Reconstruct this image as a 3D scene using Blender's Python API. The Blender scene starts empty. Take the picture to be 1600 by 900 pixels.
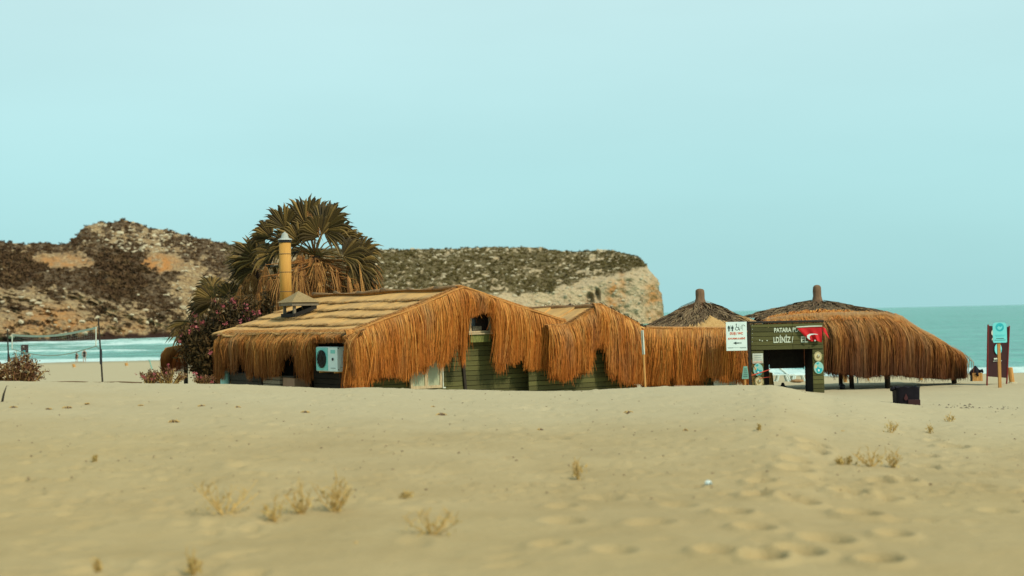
import bpy, math, random
import numpy as np
from mathutils import Vector, Matrix, Euler
random.seed(7); rng = np.random.default_rng(7)
D = bpy.data; SC = bpy.context.scene; COL = SC.collection
R = math.radians

# ------------------------------------------------------------------ camera, sky, sun, exposure
EYE = 5.0                                    # metres above the sea
cd = D.cameras.new('camera'); cam = D.objects.new('camera', cd); COL.objects.link(cam)
cd.lens = 50; cd.sensor_width = 36; cd.clip_start = 0.1; cd.clip_end = 60000
CR = Matrix.Rotation(R(90 + 1.12), 3, 'X') @ Matrix.Rotation(R(-1.26), 3, 'Z')
cam.location = (0, 0, EYE); cam.rotation_euler = CR.to_euler()
cd.dof.use_dof = True; cd.dof.focus_distance = 37; cd.dof.aperture_fstop = 1.1
SC.camera = cam
F = 1600 * 50 / 36
SUN_EL, SUN_AZ = 44, 135                     # azimuth clockwise from +Y (view direction)
w = D.worlds.new('World'); SC.world = w; w.use_nodes = True
nt = w.node_tree; nt.nodes.clear()
sky = nt.nodes.new('ShaderNodeTexSky'); sky.sky_type = 'NISHITA'; sky.sun_disc = False
sky.sun_elevation = R(SUN_EL); sky.sun_rotation = R(SUN_AZ)
sky.air_density = 1.0; sky.dust_density = 2.5; sky.ozone_density = 2.0; sky.altitude = 0
tint = nt.nodes.new('ShaderNodeMix'); tint.data_type = 'RGBA'; tint.blend_type = 'MULTIPLY'
tint.inputs[0].default_value = 1; tint.inputs[7].default_value = (0.60, 0.93, 0.86, 1)
bg = nt.nodes.new('ShaderNodeBackground'); bg.inputs[1].default_value = 0.10
wo = nt.nodes.new('ShaderNodeOutputWorld')
# thin bright overcast haze veiling the blue sky: a pale veil, a little brighter away from the horizon
tc = nt.nodes.new('ShaderNodeTexCoord'); sx = nt.nodes.new('ShaderNodeSeparateXYZ'); nt.links.new(tc.outputs['Generated'], sx.inputs[0])
vr = nt.nodes.new('ShaderNodeValToRGB'); nt.links.new(sx.outputs[2], vr.inputs[0])
vr.color_ramp.elements[0].position = 0.0; vr.color_ramp.elements[0].color = (.43, .785, .795, 1)
vr.color_ramp.elements[1].position = 0.26; vr.color_ramp.elements[1].color = (.68, .95, .96, 1)
e_ = vr.color_ramp.elements.new(.10); e_.color = (.51, .86, .875, 1)
veil = nt.nodes.new('ShaderNodeMix'); veil.data_type = 'RGBA'; veil.blend_type = 'MULTIPLY'; veil.inputs[0].default_value = 1; veil.inputs[7].default_value = (9.6, 9.6, 9.6, 1)
cm = nt.nodes.new('ShaderNodeMapping'); cm.inputs['Scale'].default_value = (1.2, 1.2, 5); nt.links.new(tc.outputs['Generated'], cm.inputs[0])
cn = nt.nodes.new('ShaderNodeTexNoise'); cn.inputs['Scale'].default_value = 1.6; cn.inputs['Detail'].default_value = 5; nt.links.new(cm.outputs[0], cn.inputs['Vector'])
cr = nt.nodes.new('ShaderNodeMapRange'); cr.inputs[1].default_value = .3; cr.inputs[2].default_value = .7; cr.inputs[3].default_value = .955; cr.inputs[4].default_value = 1.045; nt.links.new(cn.outputs[0], cr.inputs[0])
cx_ = nt.nodes.new('ShaderNodeVectorMath'); cx_.operation = 'SCALE'; nt.links.new(vr.outputs[0], cx_.inputs[0]); nt.links.new(cr.outputs[0], cx_.inputs['Scale'])
nt.links.new(cx_.outputs[0], veil.inputs[6])
vm = nt.nodes.new('ShaderNodeMix'); vm.data_type = 'RGBA'; vf = nt.nodes.new('ShaderNodeMapRange'); vf.inputs[1].default_value = .25; vf.inputs[2].default_value = 1.0; vf.inputs[3].default_value = .90; vf.inputs[4].default_value = .35; vf.interpolation_type = 'SMOOTHSTEP'; nt.links.new(sx.outputs[2], vf.inputs[0]); nt.links.new(vf.outputs[0], vm.inputs[0])
nt.links.new(sky.outputs[0], tint.inputs[6]); nt.links.new(tint.outputs[2], vm.inputs[6]); nt.links.new(veil.outputs[2], vm.inputs[7]); nt.links.new(vm.outputs[2], bg.inputs[0]); nt.links.new(bg.outputs[0], wo.inputs[0])
sd = D.lights.new('sun', 'SUN'); sd.energy = 3.4; sd.angle = R(1.0); sd.color = (1.0, 0.90, 0.72)
sun = D.objects.new('sun', sd); COL.objects.link(sun)
az, el = R(SUN_AZ), R(SUN_EL)
SUNV = Vector((math.sin(az) * math.cos(el), math.cos(az) * math.cos(el), math.sin(el)))
sun.rotation_euler = SUNV.to_track_quat('Z', 'Y').to_euler(); sun.location = SUNV * 60
vs = SC.view_settings; vs.view_transform = 'Standard'; vs.look = 'None'; vs.gamma = 1; vs.exposure = 0.0

# ------------------------------------------------------------------ measuring helpers
CRn = np.array(CR)
def ray(px, py):
    return CRn @ np.array([(px - 800) / F, (450 - py) / F, -1.0])
def at(px, py, Y):
    d = ray(px, py); d = d * (Y / d[1]); return np.array([d[0], d[1], d[2] + EYE])
def hit(px, py, P, N):
    d = ray(px, py); o = np.array([0, 0, EYE]); P = np.array(P); N = np.array(N)
    return o + d * (np.dot(P - o, N) / np.dot(d, N))
def V(*a): return np.array(a, float)
def nrm(v): v = np.array(v, float); return v / np.linalg.norm(v)
UP = V(0, 0, 1)

# value noise
def _h(i, j, k, s):
    n = (i * 374761393 + j * 668265263 + k * 2147483647 + s * 974634777) & 0xFFFFFFFF
    n = ((n ^ (n >> 13)) * 1274126177) & 0xFFFFFFFF
    return ((n ^ (n >> 16)) & 0xFFFFFF) / float(0xFFFFFF)
def vn3(x, y, z, s=0):
    x, y, z = np.broadcast_arrays(np.asarray(x, float), np.asarray(y, float), np.asarray(z, float))
    xi, yi, zi = np.floor(x).astype(np.int64), np.floor(y).astype(np.int64), np.floor(z).astype(np.int64)
    a, b, c = x - xi, y - yi, z - zi
    a = a * a * (3 - 2 * a); b = b * b * (3 - 2 * b); c = c * c * (3 - 2 * c)
    r = 0
    for di in (0, 1):
        for dj in (0, 1):
            for dk in (0, 1):
                wgt = (a if di else 1 - a) * (b if dj else 1 - b) * (c if dk else 1 - c)
                r = r + wgt * _h(xi + di, yi + dj, zi + dk, s)
    return r * 2 - 1
def vn2(x, y, s=0):
    x, y = np.broadcast_arrays(np.asarray(x, float), np.asarray(y, float))
    xi, yi = np.floor(x).astype(np.int64), np.floor(y).astype(np.int64)
    a, b = x - xi, y - yi
    a = a * a * (3 - 2 * a); b = b * b * (3 - 2 * b)
    h = lambda i, j: _h(i, j, 0, s)
    return ((h(xi, yi) * (1 - a) + h(xi + 1, yi) * a) * (1 - b) + (h(xi, yi + 1) * (1 - a) + h(xi + 1, yi + 1) * a) * b) * 2 - 1
def fbm2(x, y, o=4, s=0):
    r = 0; a = .5
    for k in range(o): r = r + a * vn2(x * 2**k + k * 7.3, y * 2**k - k * 3.1, s + k); a *= .5
    return r
def fbm3(x, y, z, o=4, s=0):
    r = 0; a = .5
    for k in range(o): r = r + a * vn3(x * 2**k + k * 7.3, y * 2**k - k * 3.1, z * 2**k + k * 1.7, s + k); a *= .5
    return r
def sstep(a, b, x): t = np.clip((x - a) / (b - a), 0, 1); return t * t * (3 - 2 * t)

# ------------------------------------------------------------------ materials
def newmat(name):
    m = D.materials.new(name); m.use_nodes = True; n = m.node_tree
    b = n.nodes['Principled BSDF']; return m, n, b
def noise(n, scale, detail=6, vec=None, rough=.55):
    t = n.nodes.new('ShaderNodeTexNoise'); t.inputs['Scale'].default_value = scale; t.inputs['Detail'].default_value = detail
    t.inputs['Roughness'].default_value = rough
    if vec is not None: n.links.new(vec, t.inputs['Vector'])
    return t.outputs[0]
def ramp(n, fac, stops):
    r = n.nodes.new('ShaderNodeValToRGB'); n.links.new(fac, r.inputs[0]); e = r.color_ramp.elements
    while len(e) < len(stops): e.new(0.5)
    for q, (p, c) in zip(e, stops):
        q.position = p; q.color = (c if hasattr(c, '__len__') else (c, c, c)) if False else ((*c, 1) if hasattr(c, '__len__') else (c, c, c, 1))
    return r.outputs[0]
def mix(n, fac, a, b, mode='MIX'):
    x = n.nodes.new('ShaderNodeMix'); x.data_type = 'RGBA'; x.blend_type = mode
    for v, i in ((fac, 0), (a, 6), (b, 7)):
        if hasattr(v, 'is_linked'): n.links.new(v, x.inputs[i])
        elif i == 0: x.inputs[0].default_value = v
        else: x.inputs[i].default_value = (*v, 1)
    return x.outputs[2]
def mathn(n, op, a, b=0.0):
    x = n.nodes.new('ShaderNodeMath'); x.operation = op
    for v, i in ((a, 0), (b, 1)):
        if hasattr(v, 'is_linked'): n.links.new(v, x.inputs[i])
        else: x.inputs[i].default_value = v
    return x.outputs[0]
def coords(n, scale=(1, 1, 1), rot=(0, 0, 0), out='Object'):
    c = n.nodes.new('ShaderNodeTexCoord'); m = n.nodes.new('ShaderNodeMapping')
    m.inputs['Scale'].default_value = scale; m.inputs['Rotation'].default_value = rot
    n.links.new(c.outputs[out], m.inputs[0]); return m.outputs[0]
def attr(n, name):
    a = n.nodes.new('ShaderNodeAttribute'); a.attribute_name = name; return a.outputs['Fac']
def bump(n, b, h, strength=.3, dist=.02):
    u = n.nodes.new('ShaderNodeBump'); u.inputs['Strength'].default_value = strength; u.inputs['Distance'].default_value = dist
    n.links.new(h, u.inputs['Height']); n.links.new(u.outputs[0], b.inputs['Normal'])
def M(name, c1, c2=None, scale=8, rough=.8, stretch=(1, 1, 1), rot=(0, 0, 0), bmp=.3, dist=.01, spec=.3, perobj=0.0):
    m, n, b = newmat(name); c2 = c2 or tuple(x * .7 for x in c1)
    vec = coords(n, stretch, rot); f = noise(n, scale, 6, vec)
    col = ramp(n, f, [(.3, c1), (.7, c2)])
    if perobj:
        oi = n.nodes.new('ShaderNodeObjectInfo')
        k = mathn(n, 'MULTIPLY_ADD', oi.outputs['Random'], perobj); n.nodes[-1].inputs[2].default_value = 1 - perobj / 2
        cc = n.nodes.new('ShaderNodeCombineColor')
        for i in range(3): n.links.new(k, cc.inputs[i])
        col = mix(n, 1.0, col, cc.outputs[0], 'MULTIPLY')
    n.links.new(col, b.inputs['Base Color']); b.inputs['Roughness'].default_value = rough; b.inputs['Specular IOR Level'].default_value = spec
    if bmp: bump(n, b, f, bmp, dist)
    return m
def strand_mat(name, cols, bleach_lit=0, tip=(.22, .062, .012), tipk=.5, rough=.75):
    m, n, b = newmat(name)
    c = ramp(n, attr(n, 'rnd'), [(i / max(1, len(cols) - 1), k) for i, k in enumerate(cols)])
    f = noise(n, 1.3, 3, coords(n)); c = mix(n, mathn(n, 'MULTIPLY', f, .5), c, tuple(x * .5 for x in cols[len(cols) // 2]))
    if bleach_lit:
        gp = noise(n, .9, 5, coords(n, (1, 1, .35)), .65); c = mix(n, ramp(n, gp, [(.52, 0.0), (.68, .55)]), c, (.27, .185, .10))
        t = attr(n, 'along'); c = mix(n, ramp(n, t, [(0, .62 * bleach_lit), (.32, .42 * bleach_lit), (.62, 0.0)]), c, (.60, .355, .13))  # roots paler: sun bleaching, plus the lit fringe top painted in
        c = mix(n, ramp(n, t, [(.40, 0.0), (.95, tipk)]), c, tip)  # tips: unweathered red, plus shade painted at the fringe bottom
    n.links.new(c, b.inputs['Base Color']); b.inputs['Roughness'].default_value = rough; b.inputs['Specular IOR Level'].default_value = .2
    return m
MT = {}
MT['straw'] = strand_mat('straw', [(.11, .030, .007), (.35, .098, .014), (.56, .182, .024), (.70, .285, .046), (.76, .45, .12)], bleach_lit=.62, tip=(.36, .098, .013))
MT['straw_side'] = strand_mat('straw_side', [(.12, .038, .008), (.32, .098, .017), (.48, .172, .029), (.60, .265, .054), (.70, .41, .12)], bleach_lit=.62, tip=(.13, .036, .010), tipk=.6)  # darker copy of straw for the shaded side; shade painted toward the tips
MT['straw_dark'] = strand_mat('straw_dark', [(.070, .022, .006), (.19, .056, .011), (.31, .098, .018), (.48, .185, .034), (.64, .33, .08)], bleach_lit=.72, tip=(.050, .015, .007), tipk=.8)  # lit gold top and shaded bottom of the fringe put into the colour
MT['brush'] = strand_mat('weathered_brush', [(.045, .027, .015), (.11, .070, .039), (.19, .125, .066), (.28, .195, .10), (.36, .26, .14)])
MT['brush_pale'] = strand_mat('grey_weathered_reed', [(.10, .075, .05), (.19, .15, .10), (.29, .235, .16)])
MT['straw_pale'] = strand_mat('pale_reed_ends', [(.32, .155, .045), (.50, .285, .095), (.62, .39, .155)])
MT['backing'] = M('thatch_backing', (.10, .045, .015), (.05, .022, .008), 12, .95, (1, 1, .1))
MT['mat'] = M('reed_mat', (.66, .47, .235), (.50, .34, .155), 3.0, .85, (1, 1, 1), bmp=.0)
def _mat_reed():
    m = MT['mat']; n = m.node_tree; b = n.nodes['Principled BSDF']
    c = n.nodes.new('ShaderNodeUVMap').outputs[0]
    mp = n.nodes.new('ShaderNodeMapping'); mp.inputs['Scale'].default_value = (70, 3, 1); n.links.new(c, mp.inputs[0])
    f = noise(n, 1.0, 4, mp.outputs[0], .7)
    mp2 = n.nodes.new('ShaderNodeMapping'); mp2.inputs['Scale'].default_value = (1.6, 1.2, 1); n.links.new(c, mp2.inputs[0])
    g = noise(n, 1.0, 4, mp2.outputs[0], .6)
    col = ramp(n, f, [(.25, (.44, .215, .060)), (.5, (.64, .36, .115)), (.75, (.74, .465, .18))])
    col = mix(n, ramp(n, g, [(.42, 0.0), (.68, .7)]), col, (.36, .225, .10))
    n.links.new(col, b.inputs['Base Color']); bump(n, b, f, .5, .02)
_mat_reed()
MT['vent_mat'] = M('weathered_cap_mat', (.33, .23, .105), (.21, .145, .065), 9, .85, (3, 3, 1))
MT['pipe_dark'] = M('rake_reed_edge', (.50, .24, .06), (.33, .14, .035), 12, .8)
MT['ridge'] = M('ridge_roll_reed', (.36, .21, .09), (.20, .11, .05), 14, .85, (1, 1, 1))
MT['green_wood'] = M('olive_painted_board', (.115, .112, .034), (.062, .060, .018), 6, .75, (1.2, 1.2, 14), bmp=.6, perobj=.55)
MT['green_light'] = M('mossy_green_panel', (.22, .23, .06), (.10, .11, .03), 10, .8, (4, 4, 1), bmp=.4)
MT['dark_wood'] = M('dark_wood', (.035, .028, .018), (.018, .014, .009), 8, .8, (6, 6, 1), perobj=.3)
MT['black_inside'] = M('near_black_board', (.02, .017, .013), (.012, .01, .008), 8, .9)  # near-black paints in the shade inside walls, vent and gateway
MT['grey_wood'] = M('grey_weathered_wood', (.25, .21, .145), (.13, .105, .07), 7, .85, (2, 2, 10), bmp=.5, perobj=.3)
MT['pink_wood'] = M('faded_red_box', (.26, .13, .085), (.32, .22, .13), 5, .8, (9, 9, .6))
MT['tan_wood'] = M('fresh_tan_wood', (.55, .29, .085), (.40, .19, .05), 7, .75, (6, 6, .6), bmp=.3, perobj=.2)
MT['frame_wood'] = M('pale_frame_wood', (.52, .42, .25), (.38, .29, .16), 9, .75, (3, 3, 1))
MT['pane_milky'] = M('milky_pane', (.40, .42, .27), (.32, .34, .21), 2, .35, spec=.5, bmp=0)
MT['pane_dark'] = M('dark_pane', (.015, .013, .012), (.03, .022, .018), 3, .12, spec=.5, bmp=0)
MT['white'] = M('white_plastic', (.68, .80, .76), (.60, .73, .69), 5, .45, bmp=0)
MT['white_aged'] = M('aged_white_board', (.60, .66, .57), (.44, .46, .36), 6, .7)
MT['ac_teal'] = M('teal_shade_panel', (.22, .62, .55), (.17, .52, .46), 4, .45, bmp=0)  # teal of the shaded front put into the colour; nameplate shares it
MT['black'] = M('black_plastic', (.012, .012, .014), (.02, .018, .02), 6, .5, bmp=0)
MT['bag'] = M('black_bag', (.007, .006, .009), (.011, .008, .012), 7, .6, bmp=.6, dist=.02, spec=.10)
MT['bag_red'] = M('bag_red_mark', (.055, .010, .012), (.035, .008, .010), 12, .6)
MT['metal'] = M('galvanised_metal', (.42, .45, .40), (.30, .31, .27), 6, .5)
MT['pipe'] = M('reed_clad_yellow', (.58, .31, .065), (.40, .19, .038), 9, .75, (9, 9, .35), bmp=.5)
MT['red'] = M('red_cloth', (.58, .012, .016), (.46, .008, .012), 6, .7, bmp=.15)
MT['redtape'] = M('red_tape', (.50, .07, .03), (.45, .05, .03), 6, .6, bmp=0)
MT['print_dark'] = M('dark_print', (.035, .065, .055), None, 6, .7, bmp=0)
MT['print_orange'] = M('orange_print', (.72, .17, .07), (.66, .14, .06), 6, .7, bmp=0)
MT['print_grey'] = M('grey_print', (.32, .40, .37), None, 6, .7, bmp=0)
MT['letters'] = M('pale_letter_paint', (.60, .66, .52), (.52, .58, .45), 14, .7, bmp=0)
MT['turq'] = M('turquoise_sheet', (.17, .66, .66), (.15, .60, .62), 3, .5, bmp=0)
MT['turq_deep'] = M('deep_turquoise_print', (.02, .36, .42), (.03, .45, .50), 8, .5, bmp=0)
MT['turq_pale'] = M('pale_turquoise_print', (.33, .60, .52), (.26, .52, .46), 8, .5, bmp=0)
MT['cream'] = M('cream_print', (.66, .58, .33), (.56, .48, .25), 10, .6, bmp=0)
MT['cream_line'] = M('ochre_line_print', (.36, .29, .13), None, 10, .6, bmp=0)
MT['sign_green'] = M('sea_green_sign', (.20, .42, .34), (.15, .34, .28), 6, .6, bmp=.1)
MT['maroon'] = M('maroon_board', (.038, .008, .009), (.027, .006, .007), 4, .55, bmp=.05)
MT['maroon_edge'] = M('red_board_edge', (.20, .018, .015), (.15, .012, .01), 4, .6)
MT['skin'] = M('skin', (.48, .27, .17), (.42, .23, .14), 6, .6, bmp=0)
MT['blackcloth'] = M('black_cloth', (.012, .012, .013), None, 8, .9)
MT['net'] = M('pale_net', (.42, .50, .40), (.35, .42, .33), 6, .8)
MT['rope'] = M('brown_rope', (.16, .10, .05), (.11, .07, .035), 30, .9)
MT['twig'] = M('dry_twig', (.52, .36, .13), (.42, .26, .08), 12, .85)
MT['drygrass'] = strand_mat('dry_grass', [(.42, .27, .08), (.52, .37, .12), (.60, .45, .17)])
MT['shrub_dry'] = strand_mat('dry_shrub_leaf', [(.045, .018, .010), (.10, .038, .018), (.16, .070, .028), (.27, .16, .07), (.36, .26, .14)])
MT['oleander'] = strand_mat('oleander_leaf', [(.024, .017, .007), (.050, .032, .011), (.080, .048, .015), (.12, .068, .020), (.18, .085, .028)])
MT['flower'] = strand_mat('pink_blossom', [(.30, .05, .06), (.42, .10, .11), (.52, .20, .19)])
MT['flower_white'] = strand_mat('cream_blossom', [(.44, .34, .20), (.55, .46, .30)])
MT['frond'] = strand_mat('palm_green', [(.026, .018, .007), (.060, .040, .012), (.12, .080, .022), (.28, .175, .050)], rough=.6)
MT['frond_dead'] = strand_mat('palm_dead', [(.070, .026, .010), (.18, .070, .019), (.36, .16, .040), (.60, .33, .10)])
MT['trunk'] = M('palm_trunk', (.10, .055, .03), (.05, .028, .016), 10, .95, (1, 1, 3), bmp=.8, dist=.05)
MT['litter'] = M('white_litter', (.68, .78, .74), None, 6, .6, bmp=0)
MT['clod'] = M('dark_debris', (.16, .10, .055), (.07, .045, .028), 20, .95)

# ------------------------------------------------------------------ mesh builder
def rootloc(o):
    p = np.zeros(3)
    while o is not None: p += np.array(o.location); o = o.parent
    return p
class MB:
    def __init__(s): s.v = []; s.f = []; s.n = 0; s.a = {}; s.uv = None
    def add(s, v, f, **attrs):
        v = np.asarray(v, float); s.v.append(v); k = s.n
        s.f.extend([tuple(i + k for i in q) for q in f]); s.n += len(v)
        for key, val in attrs.items():
            s.a.setdefault(key, []).append((k, np.broadcast_to(np.asarray(val, float), (len(v),))))
        return s
    def box(s, c, size, X=(1, 0, 0), Y=(0, 1, 0), Z=(0, 0, 1), bev=.0):
        c = np.array(c, float); X, Y, Z = (np.array(a, float) for a in (X, Y, Z)); a, b, d = (q / 2 for q in size)
        P = []
        if bev <= 0:
            for z in (-1, 1):
                for x, y in ((-1, -1), (1, -1), (1, 1), (-1, 1)): P.append(c + X * a * x + Y * b * y + Z * d * z)
            s.add(P, [(3, 2, 1, 0), (4, 5, 6, 7), (0, 1, 5, 4), (1, 2, 6, 5), (2, 3, 7, 6), (3, 0, 4, 7)])
        else:
            e = bev
            rings = [(-d, e), (-d + e, 0), (d - e, 0), (d, e)]
            for z, i in rings:
                A, B = a - i, b - i; k = e * .5
                for x, y in ((-A, -B + k), (-A + k, -B), (A - k, -B), (A, -B + k), (A, B - k), (A - k, B), (-A + k, B), (-A, B - k)):
                    P.append(c + X * x + Y * y + Z * z)
            f = [tuple(range(7, -1, -1)), tuple(range(24, 32))]
            for r in range(3):
                for i in range(8): f.append((r * 8 + i, r * 8 + (i + 1) % 8, r * 8 + 8 + (i + 1) % 8, r * 8 + 8 + i))
            s.add(P, f)
        return s
    def tube(s, pts, rad, n=8, cap=True, **attrs):
        pts = [np.array(p, float) for p in pts]; m = len(pts)
        rad = [rad] * m if not hasattr(rad, '__len__') else rad
        P = []; ref = None
        for i, p in enumerate(pts):
            t = nrm(pts[min(i + 1, m - 1)] - pts[max(i - 1, 0)] + 1e-9)
            if ref is None:
                ref = V(1, 0, 0) if abs(t[0]) < .8 else V(0, 1, 0)
            a = nrm(np.cross(t, ref)); b = np.cross(t, a); ref = np.cross(a, t) * 1.0
            ref = -b if False else nrm(ref)
            for k in range(n):
                g = 2 * math.pi * k / n; P.append(p + (a * math.cos(g) + b * math.sin(g)) * rad[i])
        f = []
        for i in range(m - 1):
            for k in range(n): f.append((i * n + k, i * n + (k + 1) % n, (i + 1) * n + (k + 1) % n, (i + 1) * n + k))
        if cap: f.append(tuple(range(n - 1, -1, -1))); f.append(tuple(range((m - 1) * n, m * n)))
        return s.add(P, f, **attrs)
    def lathe(s, c, prof, n=20, wob=0, seed=0):
        P = []
        for r, z in prof:
            for k in range(n):
                g = 2 * math.pi * k / n; q = r * (1 + wob * float(vn2(k * .9 + seed, z * 5 + seed)))
                P.append((c[0] + q * math.cos(g), c[1] + q * math.sin(g), c[2] + z))
        f = []; m = len(prof)
        for i in range(m - 1):
            for k in range(n): f.append((i * n + k, i * n + (k + 1) % n, (i + 1) * n + (k + 1) % n, (i + 1) * n + k))
        f.append(tuple(range(n - 1, -1, -1))); f.append(tuple(range((m - 1) * n, m * n)))
        return s.add(P, f)
    def grid(s, P, close=False, **attrs):           # P: (r, c, 3)
        P = np.asarray(P, float); r, c = P.shape[:2]
        f = [(i * c + j, i * c + j + 1, (i + 1) * c + j + 1, (i + 1) * c + j) for i in range(r - 1) for j in range(c - 1)]
        return s.add(P.reshape(-1, 3), f, **attrs)
    def disc(s, c, X, Y, Z, r, th=.01, n=24, ry=None):
        P = []; ry = ry or r
        for z in (0, th):
            for k in range(n):
                g = 2 * math.pi * k / n; P.append(np.array(c) + np.array(X) * r * math.cos(g) + np.array(Y) * ry * math.sin(g) + np.array(Z) * z)
        f = [tuple(range(n - 1, -1, -1)), tuple(range(n, 2 * n))] + [(k, (k + 1) % n, n + (k + 1) % n, n + k) for k in range(n)]
        return s.add(P, f)
    def poly(s, P, Z, th):
        P = [np.array(p, float) for p in P]; n = len(P); Z = np.array(Z, float)
        Q = P + [p + Z * th for p in P]
        return s.add(Q, [tuple(range(n - 1, -1, -1)), tuple(range(n, 2 * n))] + [(k, (k + 1) % n, n + (k + 1) % n, n + k) for k in range(n)])
    def build(s, name, mat, parent=None, smooth=False, origin=None):
        v = np.concatenate(s.v) if s.v else np.zeros((0, 3))
        off = rootloc(parent) if parent is not None else (np.array(origin) if origin is not None else np.zeros(3))
        me = D.meshes.new(name); me.from_pydata((v - off).tolist(), [], s.f)
        for k, lst in s.a.items():
            a = np.zeros(len(v), np.float32)
            for i, val in lst: a[i:i + len(val)] = val
            me.attributes.new(k, 'FLOAT', 'POINT').data.foreach_set('value', a)
        if s.uv is not None:
            l = me.uv_layers.new(name='UVMap'); idx = np.zeros(len(me.loops), np.int32); me.loops.foreach_get('vertex_index', idx)
            l.data.foreach_set('uv', np.asarray(s.uv, np.float32)[idx].ravel())
        if smooth: me.polygons.foreach_set('use_smooth', [True] * len(me.polygons))
        me.materials.append(mat); me.update()
        return link(name, me, parent, None if parent is not None else (tuple(origin) if origin is not None else (0, 0, 0)))
def fastmesh(name, v, f, mat, parent=None, attrs=None, smooth=False, origin=None):
    off = rootloc(parent) if parent is not None else (np.array(origin) if origin is not None else np.zeros(3))
    v = np.asarray(v, np.float32) - off.astype(np.float32); f = np.asarray(f, np.int32); k = f.shape[1]
    me = D.meshes.new(name); me.vertices.add(len(v)); me.vertices.foreach_set('co', v.ravel())
    me.loops.add(f.size); me.loops.foreach_set('vertex_index', f.ravel())
    me.polygons.add(len(f)); me.polygons.foreach_set('loop_start', np.arange(0, f.size, k, dtype=np.int32))
    me.polygons.foreach_set('loop_total', np.full(len(f), k, np.int32))
    me.polygons.foreach_set('use_smooth', np.full(len(f), smooth))
    me.update(calc_edges=True)
    for q, val in (attrs or {}).items(): me.attributes.new(q, 'FLOAT', 'POINT').data.foreach_set('value', np.asarray(val, np.float32))
    me.materials.append(mat)
    return link(name, me, parent, None if parent is not None else (tuple(origin) if origin is not None else (0, 0, 0)))
def link(name, me, parent=None, loc=None):
    o = D.objects.new(name, me); COL.objects.link(o)
    if parent is not None: o.parent = parent
    if loc is not None: o.location = loc
    return o
def tag(o, label=None, cat=None, group=None, kind=None):
    for k, v in (('label', label), ('category', cat), ('group', group), ('kind', kind)):
        if v: o[k] = v
    return o
def thing(name, label, cat, loc, group=None):
    o = D.objects.new(name, None); COL.objects.link(o); o.location = tuple(loc); o.empty_display_size = .2
    return tag(o, label, cat, group)

# ------------------------------------------------------------------ ground height
def yh(px): return 493.6 - .022 * (px - 800)
GPX = np.array([-400, 0, 300, 550, 700, 900, 1100, 1200, 1300, 1450, 1600, 2000], float)
GY = np.array([-30, 4, 9, 14, 20, 24, 27, 30, 34, 41, 48, 60, 80, 105, 150, 195, 260, 400], float)
cre = np.array([597, 597, 601, 606, 611, 612.5, 606.5, 603.5, 624, 640, 645, 645], float)
z27 = -(cre - yh(np.clip(GPX, 0, 1600))) / F * 27
def lerp(a, b, t): return a + (b - a) * t
GT = np.zeros((len(GPX), len(GY)))
rtab = {  # per column after the crest: Y30, 34, 41, 48, 60, 80, 105, 150, 195, 260, 400
 -400: (-1.25, -1.9, -2.3, -2.55, -2.8, -3.15, -3.55, -4.3, -5.0, -6.2, -8),
 0:    (-1.25, -1.9, -2.3, -2.55, -2.8, -3.15, -3.55, -4.3, -5.0, -6.2, -8),
 300:  (-1.38, -2.0, -2.35, -2.6, -2.85, -3.2, -3.6, -4.3, -5.0, -6.2, -8),
 550:  (-1.5, -2.05, -2.35, -2.6, -2.85, -3.2, -3.7, -4.5, -5.15, -6.4, -8),
 700:  (-1.6, -2.05, -2.35, -2.6, -2.9, -3.3, -3.9, -4.7, -5.4, -6.6, -8),
 900:  (-1.66, -2.05, -2.3, -2.6, -2.95, -3.5, -4.2, -5.0, -5.7, -7, -8),
 1100: (-1.63, -1.90, -2.3, -2.62, -3.0, -3.7, -4.5, -5.5, -6.2, -7, -8),
 1200: (-1.61, -1.86, -2.26, -2.64, -3.05, -3.8, -4.8, -5.8, -6.5, -7, -8),
 1300: (-1.88, -2.12, -2.42, -2.65, -3.1, -3.9, -5.0, -6.2, -7, -7.5, -8),
 1450: (-2.07, -2.25, -2.5, -2.68, -3.1, -3.9, -5.0, -6.2, -7, -7.5, -8),
 1600: (-2.15, -2.3, -2.5, -2.68, -3.1, -3.9, -5.0, -6.2, -7, -7.5, -8),
 2000: (-2.15, -2.3, -2.5, -2.68, -3.1, -3.9, -5.0, -6.2, -7, -7.5, -8)}
for i, p in enumerate(GPX):
    GT[i, 0:3] = -1.75
    for j, f_ in ((3, .30), (4, .66), (5, .87)): GT[i, j] = lerp(-1.75, z27[i], f_)
    GT[i, 6] = z27[i]; GT[i, 7:] = rtab[int(p)]
sl = np.diff(GT, axis=1) / np.diff(GY)
TG = np.zeros_like(GT); TG[:, 1:-1] = np.where(sl[:, 1:] * sl[:, :-1] > 0, 2 * sl[:, 1:] * sl[:, :-1] / (sl[:, 1:] + sl[:, :-1] + 1e-12), 0)
TG[:, 0] = sl[:, 0]; TG[:, -1] = sl[:, -1]
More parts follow.
